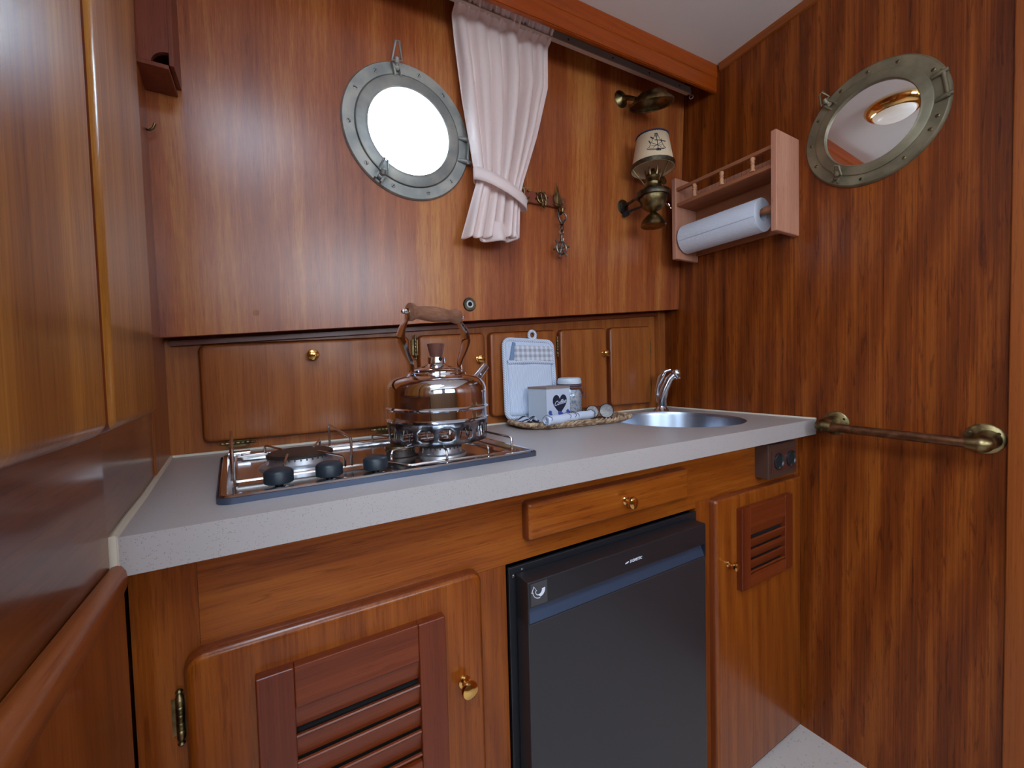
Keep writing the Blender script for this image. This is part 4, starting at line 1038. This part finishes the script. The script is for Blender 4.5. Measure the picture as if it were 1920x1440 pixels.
bm = B(); lathe(bm, [(.1795, .8745), (.1793, .8774), (.1780, .8774), (.1768, .8740), (.1755, .868), (.172, .80), (.160, .752), (.130, .738), (.030, .734), (0, .734)], (SKC[0], SKC[1], 0), seg=96); o = obj('bowl', bm, 'steel', sk, smooth=True, angle=60)
bm = B(); lathe(bm, [(.028, .7345), (.028, .736), (.020, .735), (0, .7345)], (SKC[0], SKC[1], 0), seg=32); obj('drain', bm, 'chrome', sk, smooth=True)

# ---- faucet
FX, FYY = 1.143, .955
fa = thing('faucet', 'chrome lever tap standing behind the round sink', 'tap', (FX, FYY, WT))
bm = B(); lathe(bm, [(0, .878), (.024, .878), (.0245, .880), (.020, .885), (.015, .893), (.0135, .902), (.0145, .908)], (FX, FYY, 0), seg=32); obj('base', bm, 'chrome', fa, smooth=True)
sd = V((.40, -.45, 0)).normalized()
P = [V((FX, FYY, .896)), V((FX, FYY, .92))+sd*.002, V((FX, FYY, .955))+sd*.012, V((FX, FYY, .985))+sd*.026, V((FX, FYY, 1.000))+sd*.040]
bm = B(); tube(bm, P, [.0155, .0165, .0155, .0145, .0125], 20); obj('spout', bm, 'chrome_worn', fa, smooth=True)
bm = B(); a = V((FX, FYY, 1.003))+sd*.048; lathe(bm, [(0, .016), (.010, .016), (.0135, .012), (.014, .0), (.0125, -.010), (.0135, -.011), (.0135, -.016), (0, -.016)], a, (-.12, .1, 1), 24, frame=basis((-.15, .12, 1))); obj('nozzle', bm, 'chrome', fa, smooth=True)
bm = B(); q = V((FX, FYY, 0))-sd*.006
side = sd.cross(V((0, 0, 1)))
tube(bm, [V((q.x, q.y, .905))-sd*.006, V((q.x, q.y, .935))-sd*.010, V((q.x, q.y, .962))-sd*.006, V((q.x, q.y, .992))+sd*.004, V((q.x, q.y, 1.014))+sd*.018, V((q.x, q.y, 1.019))+sd*.036], [.004, .007, .0065, .011, .0085, .0065], 14, flat=.75); obj('lever', bm, 'chrome', fa, smooth=True)

# ---- grab rail
hr = thing('grab_rail', 'horizontal brass grab rail on the right bulkhead level with the worktop', 'handrail', (1.20, .37, .868))
GZ = .868; GN = .8615
bm = B(); tube(bm, [(1.207, .508, GZ), (1.207, .247, GN)], .0105, 20); obj('tube', bm, 'brass_pipe', hr, smooth=True)
for yy, s, GZ in ((.508, 1, .868), (.236, -1, .8615)):
    bm = B(); lathe(bm, [(0, 0), (.031, 0), (.031, .0025), (.028, .005), (0, .0055)], (XR, yy-s*.006, GZ+.004), (-1, 0, 0), 36)
    fl = obj('flange', bm, 'brass', hr, smooth=True)
    for k in range(3):
        a = 2*PI*k/3+.5; bm = B(); screw(bm, (XR-.0048, yy-s*.006+.0235*math.cos(a), GZ+.004+.0235*math.sin(a)), (-1, 0, 0), .0032); obj('screw', bm, 'brass_dark', fl)
    bm = B(); tube(bm, [(XR-.002, yy, GZ+.003), (1.240, yy, GZ+.002), (1.220, yy, GZ+.001), (1.207, yy+s*.002, GZ), (1.200, yy+s*.001, GZ), (1.195, yy, GZ)], [.020, .0185, .0175, .0165, .012, .004], 24)
    sphere(bm, (1.208, yy, GZ), .0162, 20); cyl(bm, (1.207, yy, GZ), (1.207, yy-s*.020, GZ), .0150, .0125, 24); obj('elbow', bm, 'brass', hr, smooth=True)

# ================================================================== gas hob
HX0, HX1, HY0, HY1 = -.062, .410, .604, .935
hb = thing('gas_hob', 'stainless three-burner gas hob with wire pan supports', 'hob', ((HX0+HX1)/2, .78, WT))
HU = V((1, .018, 0)).normalized(); HV = V((-.070, 1, 0)).normalized()
def hf(x, y, z): return V((HX0, HY0, 0))+HU*(x-HX0)+HV*(y-HY0)+V((0, 0, z))
bm = B()
poly = [(HX0, HY0), (HX1, HY0), (HX1, HY1), (HX0, HY1)]
r1 = rounded_poly(poly, 0, .016); r2 = rounded_poly(poly, .001, .016); r3 = rounded_poly(poly, .004, .016); r4 = rounded_poly(poly, .010, .016); r5 = rounded_poly(poly, .013, .016); r6 = rounded_poly(poly, .017, .012)
rg = []
for rp, z in ((r1, .8782), (r1, .8845), (r3, .8880), (r4, .8880), (r5, .8850), (r6, .8812)): rg.append([bm.verts.new(hf(p.x, p.y, z)) for p in rp])
for a, b_ in zip(rg, rg[1:]):
    for k in range(len(a)): bm.faces.new((a[k], a[(k+1) % len(a)], b_[(k+1) % len(a)], b_[k]))
bm.faces.new(rg[-1]); obj('tray', bm, 'hob_steel', hb, smooth=True, angle=30)
M['hob_side'] = plain('hob_side_reflection', (.10, .12, .18), .35, .7)  # dark reflection on the steel frame's side, painted as its own darker band
bm = B(); q1 = rounded_poly(poly, -.0012, .016); q0 = rounded_poly(poly, .0005, .016); sk_r = [[bm.verts.new(hf(p.x, p.y, z)) for p in rp] for rp, z in ((q0, .8782), (q1, .8782), (q1, .8856), (q0, .8862))]
for a, b_ in zip(sk_r, sk_r[1:]):
    for k in range(len(a)): bm.faces.new((a[k], a[(k+1) % len(a)], b_[(k+1) % len(a)], b_[k]))
obj('side_reflection', bm, 'hob_side', hb, smooth=True, angle=30)
bm = B()
gp = [(HX0+.012, HY0+.010), (HX0+.255, HY0+.010), (HX0+.235, HY0+.075), (HX0+.012, HY0+.075)]
slab(bm, gp, .0016, .003, .001, lambda u, v, wv: hf(u, v, .8808+wv)); cp = obj('control_panel', bm, 'panel_dark', hb)
bm = B(); slab(bm, [(HX0+.03, HY1-.030), (HX1-.03, HY1-.030), (HX1-.03, HY1-.010), (HX0+.03, HY1-.010)], .009, .004, .003, lambda u, v, wv: hf(u, v, .8808+wv)); cyl(bm, hf(HX0+.012, HY1-.02, .8900), hf(HX0+.045, HY1-.02, .8900), .006); obj('lid_hinge', bm, 'hob_steel', hb, smooth=True)
text_obj('hob_lettering', 'CRAMER', .010, lambda u, v, wv: hf(HX0+.040+u, HY0+.014+v, .8826+wv), 'white_mark', cp, bold=.0001)
bm = B()
for ux_ in (.022, .075, .135, .150, .205): prism(bm, [(ux_, .032), (ux_+.005, .032), (ux_+.0025, .037)], lambda u, v, wv: hf(HX0+u, HY0+v, .8825+wv), .0003)
obj('flame_marks', bm, 'white_mark', cp)
for kx in (.0075, .0720, .1380):
    c = hf(kx, .652, 0)
    bm = B(); lathe(bm, [(0, .9065), (.012, .9058), (.0165, .9035), (.0185, .9005), (.0185, .8870), (.0170, .8860), (0, .8860)], (c.x, c.y, 0), seg=36); kn = obj('knob', bm, 'knob_black', hb, smooth=True, angle=35)
    bm = B(); cyl(bm, (c.x, c.y, .8810), (c.x, c.y, .8885), .0050); obj('stem', bm, 'black_plastic', kn)
def burner(x, y, R, capmat='cast_black', z0=.8808, hcap=.0225, ring='alu'):
    c = hf(x, y, 0)
    bm = B(); lathe(bm, [(R*1.25, z0), (R*1.22, z0+.0035), (R*1.02, z0+.0050), (R*.98, z0+.007), (R*.95, z0+hcap-.006), (0, z0+hcap-.006)], (c.x, c.y, 0), seg=48); bb = obj('burner', bm, ring, hb, smooth=True, angle=35)
    bm = B(); lathe(bm, [(R*.80, z0+hcap-.008), (R*1.03, z0+hcap-.005), (R*1.03, z0+hcap-.002), (R*.98, z0+hcap), (R*.5, z0+hcap+.0012), (0, z0+hcap+.0012)], (c.x, c.y, 0), seg=48); obj('burner_cap', bm, capmat, bb, smooth=True, angle=35)
    bm = B(); n = int(R*700)
    for k in range(n):
        a = 2*PI*k/n; p = V((c.x+R*.985*math.cos(a), c.y+R*.985*math.sin(a), z0+hcap-.0075)); box(bm, p-V((.0009, .0009, .0012)), p+V((.0009, .0009, .0015)))
    obj('flame_ports', bm, 'cast_black', bb)
burner(.052, .790, .050)
burner(.275, .715, .036)
burner(.205, .735, .026, 'brass', ring='cast_black')
# pan supports: bent steel wire
WZ = .9035
def wire(pts, r=.0021):
    bm = B(); P = [hf(*p) for p in pts]
    # soften the bends
    Q = [P[0]]
    for i in range(1, len(P)-1):
        a = (P[i-1]-P[i]); b_ = (P[i+1]-P[i]); k = min(.006, a.length*.4, b_.length*.4)
        p1 = P[i]+a.normalized()*k; p3 = P[i]+b_.normalized()*k
        Q += [p1, P[i]*.5+(p1+p3)*.25, p3]
    Q.append(P[-1]); tube(bm, Q, r, 8); return obj('pan_support', bm, 'wire_steel', hb, smooth=True)
wire([(-.040, .690, .8870), (.135, .690, .8870), (.160, .690, .8870), (.182, .637, .8870), (.378, .628, .8870), (.378, .8940, .8870), (-.040, .8990, .8870), (-.040, .690, .8870)])
wire([(-.045, .690, .8870), (-.045, .690, .9320), (-.045, .9190, .9320), (-.045, .9190, .8870)], .0026)
wire([(.112, .690, .8870), (.112, .690, .9320), (.118, .8990, .9320), (.118, .8990, .8870)])
# four prongs over the large burner, four over the small ones
for (x, y, ex, ey) in ((.018, .690, .030, .765), (.102, .690, .076, .765), (.006, .8990, .030, .815), (.100, .8990, .076, .815)):
    wire([(x, y, .8870), (x, y, WZ), (ex, ey, WZ)])
for (x, y, ex, ey) in ((.175, .690, .250, .720), (.246, .630, .262, .690), (.322, .629, .296, .690), (.200, .8940, .255, .765), (.320, .8940, .296, .765)):
    wire([(x, y, .8870), (x, y, WZ), (ex, ey, WZ)])
wire([(.370, .630, .8870), (.370, .630, .9120), (.370, .8840, .9120), (.370, .8840, .8870)])

# ================================================================== kettle
KC = V((.275, .757, 0)); KZ = .9056
kt = thing('kettle', 'shiny chrome whistling kettle with a wooden handle on the hob', 'kettle', (KC.x, KC.y, KZ))
KP = [(0, .942), (.090, .942), (.0965, .944), (.0975, .947), (.0935, .949), (.0930, .9625), (.0965, .965), (.0970, .9675), (.0935, .970), (.0937, .993), (.0930, 1.003), (.0900, 1.011), (.0845, 1.018), (.0765, 1.0225), (.0660, 1.0255), (.0570, 1.027), (.0560, 1.030), (.0540, 1.0315), (0, 1.0315)]
bm = B(); lathe(bm, KP, (KC.x, KC.y, 0), seg=96); body = obj('body', bm, 'chrome', kt, smooth=True, angle=30)
# pierced skirt
bm = B(); n = 16; zb0, zb1 = KZ, .943; cols = n*8
def sk_p(a, z): 
    r = .0945-(.943-z)*.06; return V((KC.x+r*math.cos(a), KC.y+r*math.sin(a), z))
zrow = [zb0, zb0+.007, zb0+.0095, zb0+.024, zb0+.0275, zb1]
vv = [[bm.verts.new(sk_p(2*PI*c/cols, z)) for c in range(cols)] for z in zrow]
for j in range(5):
    for c in range(cols):
        q = c % 8
        hole = (j == 2 and 1 <= q <= 6) or (j in (1, 3) and 2 <= q <= 5)
        if hole: continue
        bm.faces.new((vv[j][c], vv[j][(c+1) % cols], vv[j+1][(c+1) % cols], vv[j+1][c]))
o = obj('pierced_skirt', bm, 'sooty_steel', kt, smooth=True); sm = o.modifiers.new('solid', 'SOLIDIFY'); sm.thickness = .0014
bm = B(); m_ = 28; pts = []
for i in range(m_*2+1):
    a = 2*PI*i/(m_*2); z = KZ+.005 if i % 2 else .941; r = .082; pts.append((KC.x+r*math.cos(a), KC.y+r*math.sin(a), z))
tube(bm, pts, .0013, 6); obj('heat_coil', bm, 'chrome_worn', kt, smooth=True)
bm = B(); lathe(bm, [(.050, 1.0315), (.0505, 1.0355), (.0475, 1.0380), (.036, 1.0410), (.022, 1.0440), (.0175, 1.0475), (.0175, 1.0515), (.0165, 1.060), (.013, 1.0625), (0, 1.063)], (KC.x, KC.y, 0), seg=64); ld = obj('lid', bm, 'chrome', kt, smooth=True, angle=35)
dir_c = V((-KC.x, -KC.y, 0)).normalized()
q = V((KC.x, KC.y, 1.0565))+Matrix.Rotation(.45, 3, 'Z') @ dir_c*.0164
bm = B(); cyl(bm, q, q+Matrix.Rotation(.45, 3, 'Z') @ dir_c*.0014, .0038, seg=16); obj('steam_hole', bm, 'black_hole', ld)
bm = B(); lathe(bm, [(.0115, 1.062), (.012, 1.0635), (.0165, 1.084), (.0165, 1.0855), (.014, 1.0865), (0, 1.0868)], (KC.x, KC.y, 0), seg=32); obj('lid_knob', bm, 'lid_wood', ld, smooth=True, angle=35)
HD = V((1, .30, 0)).normalized(); HS = V((-HD.y, HD.x, 0))
def kp(u, z, s=0): return V((KC.x, KC.y, 0))+HD*u+HS*s+V((0, 0, z))
def strap(pts, ws, th, name):
    bm = B(); rows = []
    P = [kp(u, z) for u, z in pts]
    for i, p in enumerate(P):
        t = (P[min(i+1, len(P)-1)]-P[max(i-1, 0)]).normalized(); nn = t.cross(HS).normalized(); wd = ws[i]
        rows.append([bm.verts.new(p+HS*wd*math.cos(a)+nn*th*math.sin(a)) for a in [2*PI*k/12 for k in range(12)]])
    for a, b_ in zip(rows, rows[1:]):
        for k in range(12): bm.faces.new((a[k], a[(k+1) % 12], b_[(k+1) % 12], b_[k]))
    bm.faces.new(rows[0]); bm.faces.new(rows[-1])
    return obj(name, bm, 'chrome', kt, smooth=True, angle=60)
def bez(keys, n=24):
    out = []
    for i in range(n+1):
        t = i/n*(len(keys)-1); k = min(int(t), len(keys)-2); f = t-k
        p0 = keys[max(k-1, 0)]; p1 = keys[k]; p2 = keys[k+1]; p3 = keys[min(k+2, len(keys)-1)]
        out.append(tuple(.5*((2*p1[j])+(-p0[j]+p2[j])*f+(2*p0[j]-5*p1[j]+4*p2[j]-p3[j])*f*f+(-p0[j]+3*p1[j]-3*p2[j]+p3[j])*f**3) for j in range(len(p1))))
    return out
ks = bez([(-.076, 1.019, .012), (-.058, 1.030, .009), (-.057, 1.048, .0095), (-.068, 1.072, .0125), (-.076, 1.094, .0145), (-.071, 1.115, .0125), (-.062, 1.130, .009), (-.061, 1.148, .0075)])
strap([(k[0], k[1]) for k in ks], [k[2] for k in ks], .0019, 'handle_bracket')
ks2 = [(-k[0], k[1], k[2]) for k in ks]
strap([(k[0], k[1]) for k in ks2], [k[2] for k in ks2], .0019, 'handle_bracket')
gz = 1.142
bm = B(); lathe(bm, [(0, -.058), (.012, -.058), (.0165, -.056), (.0165, -.051), (.0130, -.045), (.0115, -.038), (.0135, -.022), (.0148, -.004), (.0138, .014), (.0112, .032), (.0112, .038), (.0138, .046), (.0148, .052), (.0138, .057), (0, .058)], kp(0, gz), HD, 28, frame=(HS, V((0, 0, 1)), HD)); obj('grip', bm, 'handle_wood', kt, smooth=True)
for s in (-1, 1):
    bm = B(); cyl(bm, kp(s*.058, gz), kp(s*.067, gz), .0052, .0042, 14); sphere(bm, kp(s*.069, gz), .0042, 12); obj('end_nut', bm, 'chrome', kt, smooth=True)
sa = V((1, .45, 0)).normalized()
b0 = V((KC.x, KC.y, 0))
bm = B(); tube(bm, [b0+sa*0.079+V((0, 0, 0.9910)), b0+sa*0.099+V((0, 0, 1.0050)), b0+sa*0.115+V((0, 0, 1.0170)), b0+sa*0.135+V((0, 0, 1.0330))], [.015, .0125, .0100, .0078], 20); sp = obj('spout', bm, 'chrome', kt, smooth=True)
bm = B(); tube(bm, [b0+sa*0.113+V((0, 0, 1.0150)), b0+sa*0.148+V((0, 0, 1.0430))], [.0105, .0085], 20); sphere(bm, b0+sa*0.125+V((0, -.009, 1.0240)), .0035, 10); obj('whistle', bm, 'chrome_worn', sp, smooth=True)

# ================================================================== tray and what stands on it
TC = V((.728, .920, 0)); TRX, TRY, TA = .180, .084, math.radians(-5)
def tp(u, v, z):
    x = u*TRX; y = v*TRY
    return V((TC.x+x*math.cos(TA)-y*math.sin(TA), TC.y+x*math.sin(TA)+y*math.cos(TA), z))
def sup(a, e=.62):
    c, s = math.cos(a), math.sin(a); return (abs(c)**e*(1 if c > 0 else -1), abs(s)**e*(1 if s > 0 else -1))
ty = thing('woven_tray', 'oval seagrass tray with a braided rim beside the sink', 'tray', (TC.x, TC.y, WT))
bm = B(); rings = []
for k, f in enumerate((.0, .2, .4, .6, .8, .95)):
    if f == 0: rings.append([bm.verts.new(tp(0, 0, .8835))]); continue
    rings.append([bm.verts.new(tp(*[f*q for q in sup(2*PI*i/64)], .8835)) for i in range(64)])
for a, b_ in zip(rings, rings[1:]):
    for i in range(64):
        j = (i+1) % 64
        if len(a) == 1: bm.faces.new((a[0], b_[i], b_[j]))
        else: bm.faces.new((a[i], b_[i], b_[j], a[j]))
o = obj('base', bm, 'seagrass', ty); sm = o.modifiers.new('solid', 'SOLIDIFY'); sm.thickness = .004; sm.offset = 0
bm = B()
for lay, (f, z0_, rr_, nt_) in enumerate(((.90, .8845, .0042, 40), (.99, .8905, .0052, 36))):
    for strand in range(3):
        pts = []; n = nt_*10
        for i in range(n):
            a = 2*PI*i/n; c = sup(a); ph = nt_*a+strand*2*PI/3
            pts.append(tp(c[0]*f, c[1]*f, z0_)+V((c[0]*.004*math.cos(ph)*1.2, c[1]*.0045*math.cos(ph), .0036*math.sin(ph))))
        tube(bm, pts, rr_*.62, 6, closed=True)
obj('braided_rim', bm, 'seagrass', ty, smooth=True)

# potholder leaning on the rear doors
ph_ = thing('pot_holder', 'blue-white striped quilted pot holder with a gingham cloth leaning on the rear doors', 'pot holder', (.64, 1.0, .89))
lean = .06
def pfm(u, v, wv): return V((.5550+u+.004*(v/.22), .994+.018*(v/.22)-wv, .893+v))
PW, PH2 = .176, .228
bm = B(); slab(bm, [(0, 0), (PW, .010), (PW-.004, PH2-.006), (.002, PH2)], .007, .022, .003, pfm); obj('quilted_back', bm, 'mitt_stripe', ph_, smooth=True)
bm = B(); pl = rounded_poly([(0, 0), (PW, .010), (PW-.004, PH2-.006), (.002, PH2)], .003, .022); tube(bm, [pfm(p.x, p.y, .0045) for p in pl], .0062, 8, closed=True); obj('binding', bm, 'mitt_bind', ph_, smooth=True)
bm = B(); rows = []
for j in range(13):
    v = .010+(.158-.010)*j/12; row = []
    for i in range(25):
        u = .012+(PW-.026)*i/24
        q = .5+.5*math.cos(2*PI*(u*.75-v)/.055); row.append(bm.verts.new(pfm(u, v, .0085+.0035*(1-q**4)*math.sin(PI*min(1, max(0, i/24)))**.3)))
    rows.append(row)
for j in range(12):
    for i in range(24): bm.faces.new((rows[j][i], rows[j][i+1], rows[j+1][i+1], rows[j+1][i]))
o = obj('pocket', bm, 'mitt_stripe', ph_, smooth=True, angle=180); sm = o.modifiers.new('solid', 'SOLIDIFY'); sm.thickness = .003
bm = B(); tube(bm, [pfm(.010, .160, .011), pfm(PW*.5, .161, .0125), pfm(PW-.012, .158, .011)], .0055, 8); obj('pocket_binding', bm, 'mitt_bind', ph_, smooth=True)
bm = B(); torus(bm, pfm(PW*.57, PH2+.010, .005), (0, 1, 0), .0115, .0042, 24, 8); tube(bm, [pfm(PW*.51, PH2+.002, .006), pfm(PW*.56, PH2-.006, .008), pfm(PW*.63, PH2+.002, .006)], .0042, 8); obj('hanging_loop', bm, 'mitt_bind', ph_, smooth=True)
gh = thing('gingham_cloth', 'folded grey gingham cloth tucked into the pot holder pocket', 'cloth', pfm(PW*.5, .165, .012))
bm = B(); slab(bm, [(.030, .158), (PW-.014, .158), (PW-.012, .205), (.034, .207)], .009, .004, .004, lambda u, v, wv: pfm(u, v, .0072+wv)); obj('cloth', bm, 'gingham', gh, smooth=True)
bm = B(); slab(bm, [(.016, .160), (.030, .160), (.040, .214), (.030, .218)], .004, .003, .002, lambda u, v, wv: pfm(u, v, .0095+wv)); obj('blue_tag', bm, 'blue_clip', gh)

# coffee box
cb = thing('coffee_box', 'white wooden storage box with a black heart reading Coffee', 'box', (.64, .90, .886))
A_ = V((.624, .893, 0)); bdir = V((.985, .17, 0)).normalized(); adir = V((-bdir.y, bdir.x, 0))
# corners: near edge A_, right end A_+bdir*.092, left end A_+adir*.075
Wd, Dp, z0_, z1_ = .090, .070, .889, .978
def cbx(u, v, z): return A_+bdir*u+adir*v+V((0, 0, z))
bm = B(); hexa(bm, [cbx(0, 0, z0_), cbx(Wd, 0, z0_), cbx(Wd, Dp, z0_), cbx(0, Dp, z0_), cbx(0, 0, z1_), cbx(Wd, 0, z1_), cbx(Wd, Dp, z1_), cbx(0, Dp, z1_)]); obj('carcass', bm, 'box_grey', cb)
bm = B(); hexa(bm, [cbx(-.0005, -.001, z0_), cbx(Wd+.0005, -.001, z0_), cbx(Wd+.0005, .001, z0_), cbx(0, .001, z0_), cbx(-.0005, -.001, z1_), cbx(Wd+.0005, -.001, z1_), cbx(Wd+.0005, .001, z1_), cbx(0, .001, z1_)]); fb = obj('front_board', bm, 'box_white', cb)
bm = B(); hexa(bm, [cbx(-.001, -.002, z1_), cbx(Wd+.001, -.002, z1_), cbx(Wd+.001, Dp+.001, z1_), cbx(-.001, Dp+.001, z1_), cbx(-.001, -.002, z1_+.006), cbx(Wd+.001, -.002, z1_+.006), cbx(Wd+.001, Dp+.001, z1_+.006), cbx(-.001, Dp+.001, z1_+.006)]); obj('lid', bm, 'box_lid', cb)
def cf(u, v, wv): return cbx(.050+u, -.0013-wv, .938+v)
hp = []
for i in range(48):
    t = 2*PI*i/48; hp.append((.0215*1.0*math.sin(t)**3*1.28, .0335/17*(13*math.cos(t)-5*math.cos(2*t)-2*math.cos(3*t)-math.cos(4*t))))
bm = B(); prism(bm, hp, cf, .0004); ht = obj('heart', bm, 'ink', fb)
text_obj('coffee_lettering', 'Coffee', .0172, lambda u, v, wv: cf(u, v+.16*u-.003, .0006+wv), 'box_white', fb, shear=.45, bold=.00025)
bm = B()
for (cx, cz_, s) in ((-.038, -.022, .009), (-.034, -.029, .006), (-.002, -.026, .009), (.006, -.029, .008), (.030, -.023, .008), (.036, -.027, .007)):
    prism(bm, [(cx+s*math.cos(2*PI*i/5+.5)*(1 if i % 2 else .75), cz_+s*.7*math.sin(2*PI*i/5+.5)) for i in range(5)], lambda u, v, wv: cf(u, v, .0006+wv), .0004)
obj('blue_flowers', bm, 'blue_print', fb)

# glass jar
JC = V((.752, .957, 0))
jr = thing('glass_jar', 'glass storage jar with a pale lid and beads inside behind the coffee box', 'jar', (JC.x, JC.y, .886))
bm = B(); lathe(bm, [(0, .887), (.034, .887), (.037, .890), (.0375, .95), (.036, .966), (.031, .974), (.031, .988)], (JC.x, JC.y, 0), seg=48); o = obj('glass_body', bm, 'glass', jr, smooth=True); sm = o.modifiers.new('solid', 'SOLIDIFY'); sm.thickness = .002; sm.offset = -1
bm = B(); lathe(bm, [(0, .8895), (.033, .8895), (.0345, .892), (.0345, .952), (.0325, .962), (.028, .970), (0, .972)], (JC.x, JC.y, 0), seg=40); obj('contents', bm, 'beads', jr, smooth=True)
bm = B(); lathe(bm, [(.031, .986), (.0345, .987), (.035, .992), (.034, .998), (.032, 1.003), (.024, 1.0055), (0, 1.0065)], (JC.x, JC.y, 0), seg=48); obj('lid', bm, 'lid_white', jr, smooth=True)
bm = B(); torus(bm, (JC.x, JC.y, .983), (0, 0, 1), .0335, .0028, 40, 8); torus(bm, (JC.x, JC.y, .977), (0, 0, 1), .034, .0022, 40, 8); tube(bm, [(JC.x+.034, JC.y-.004, .980), (JC.x+.047, JC.y-.010, .970), (JC.x+.041, JC.y-.012, .958), (JC.x+.036, JC.y-.008, .972), (JC.x+.050, JC.y-.012, .940)], .0014, 6); obj('cord', bm, 'cord', jr, smooth=True)

# rolled tea towel
def rolled(a, b_, R_, name, label):
    a = V(a); b_ = V(b_); d = (b_-a).normalized(); s = V((0, 0, 1)).cross(d).normalized(); u = V((0, 0, 1))
    t = thing(name, label, 'towel', (a+b_)/2-V((0, 0, R_)))
    Ln = (b_-a).length; bm = B(); n = 110; rows = []
    for j in range(15):
        y = Ln*j/14; row = []
        for i in range(n):
            th = i/(n-1)*2*PI*2.6; r = R_*(.30+.70*i/(n-1))+.0008*math.sin(y*120+i*.2)
            row.append(bm.verts.new(a+d*(y+.003*(1-i/n))+s*r*math.cos(th+1)+u*r*math.sin(th+1)))
        rows.append(row)
    for j in range(14):
        for i in range(n-1): bm.faces.new((rows[j][i], rows[j][i+1], rows[j+1][i+1], rows[j+1][i]))
    o = obj('roll', bm, 'towel', t, smooth=True, angle=180); sm = o.modifiers.new('solid', 'SOLIDIFY'); sm.thickness = .0016
    # printed ornament bands
    bm = B()
    for f, ex in ((.42, 0), (.52, .006), (.60, -.004), (.95, 0), (.04, .0)):
        pts = [a+d*(Ln*f+.004*math.sin(4*k/16*PI)+ex*math.sin(k/16*PI))+(s*math.cos(PI*1.02*k/16)*-1+u*math.sin(PI*1.02*k/16))*(R_*1.03+.0012) for k in range(17)]
        tube(bm, pts, .0006, 5)
    obj('printed_bands', bm, 'ink', o)
    return t
rolled((.585, .842, .9035), (.760, .868, .9055), .0125, 'rolled_towel', 'rolled white tea towel with navy print in front of the coffee box')
# folded striped cloth under the pot holder
bc = thing('striped_cloth', 'crumpled black and white striped cloth at the left end of the tray', 'cloth', (.60, .93, .886))
bm = B(); rows = []
for j in range(15):
    row = []
    for i in range(33):
        u = i/32; v = j/14
        row.append(bm.verts.new((.567+.072*u, .915+.058*v, .8895+.012*math.sin(PI*u)*(.6+.4*math.sin(9*v+5*u))+.006*math.sin(17*u+4*v)*math.sin(PI*u)+.002)))
    rows.append(row)
for j in range(14):
    for i in range(32): bm.faces.new((rows[j][i], rows[j][i+1], rows[j+1][i+1], rows[j+1][i]))
o = obj('cloth', bm, 'cloth_bw', bc, smooth=True, angle=180); sm = o.modifiers.new('solid', 'SOLIDIFY'); sm.thickness = .002
# two small tins lying on their sides, lids towards the viewer
def tin(c, ax, R_, Ln, label):
    c = V(c); ax = V(ax).normalized()
    t = thing('spice_tin', label, 'tin', c-V((0, 0, R_)), group='small round tins on the tray')
    f = basis(ax)
    bm = B(); lathe(bm, [(0, -Ln), (R_*.95, -Ln), (R_*.97, -.006), (R_, -.006), (R_, 0), (R_*.93, .0012), (R_*.90, 0)], c, ax, 36, frame=f); obj('body', bm, 'tin_dark', t, smooth=True, angle=40)
    bm = B(); lathe(bm, [(R_*.90, .0002), (R_*.84, -.0006), (0, -.0006)], c, ax, 36, frame=f); obj('lid_face', bm, 'tin_face', t, smooth=True)
    return t
tin((.822, .879, .9085), (-.62, -.76, .10), .0205, .034, 'dark round tin lying at the right end of the tray, lid showing')
tin((.792, .905, .9065), (-.45, -.85, .25), .0185, .030, 'dark round tin half hidden behind the rolled towel')
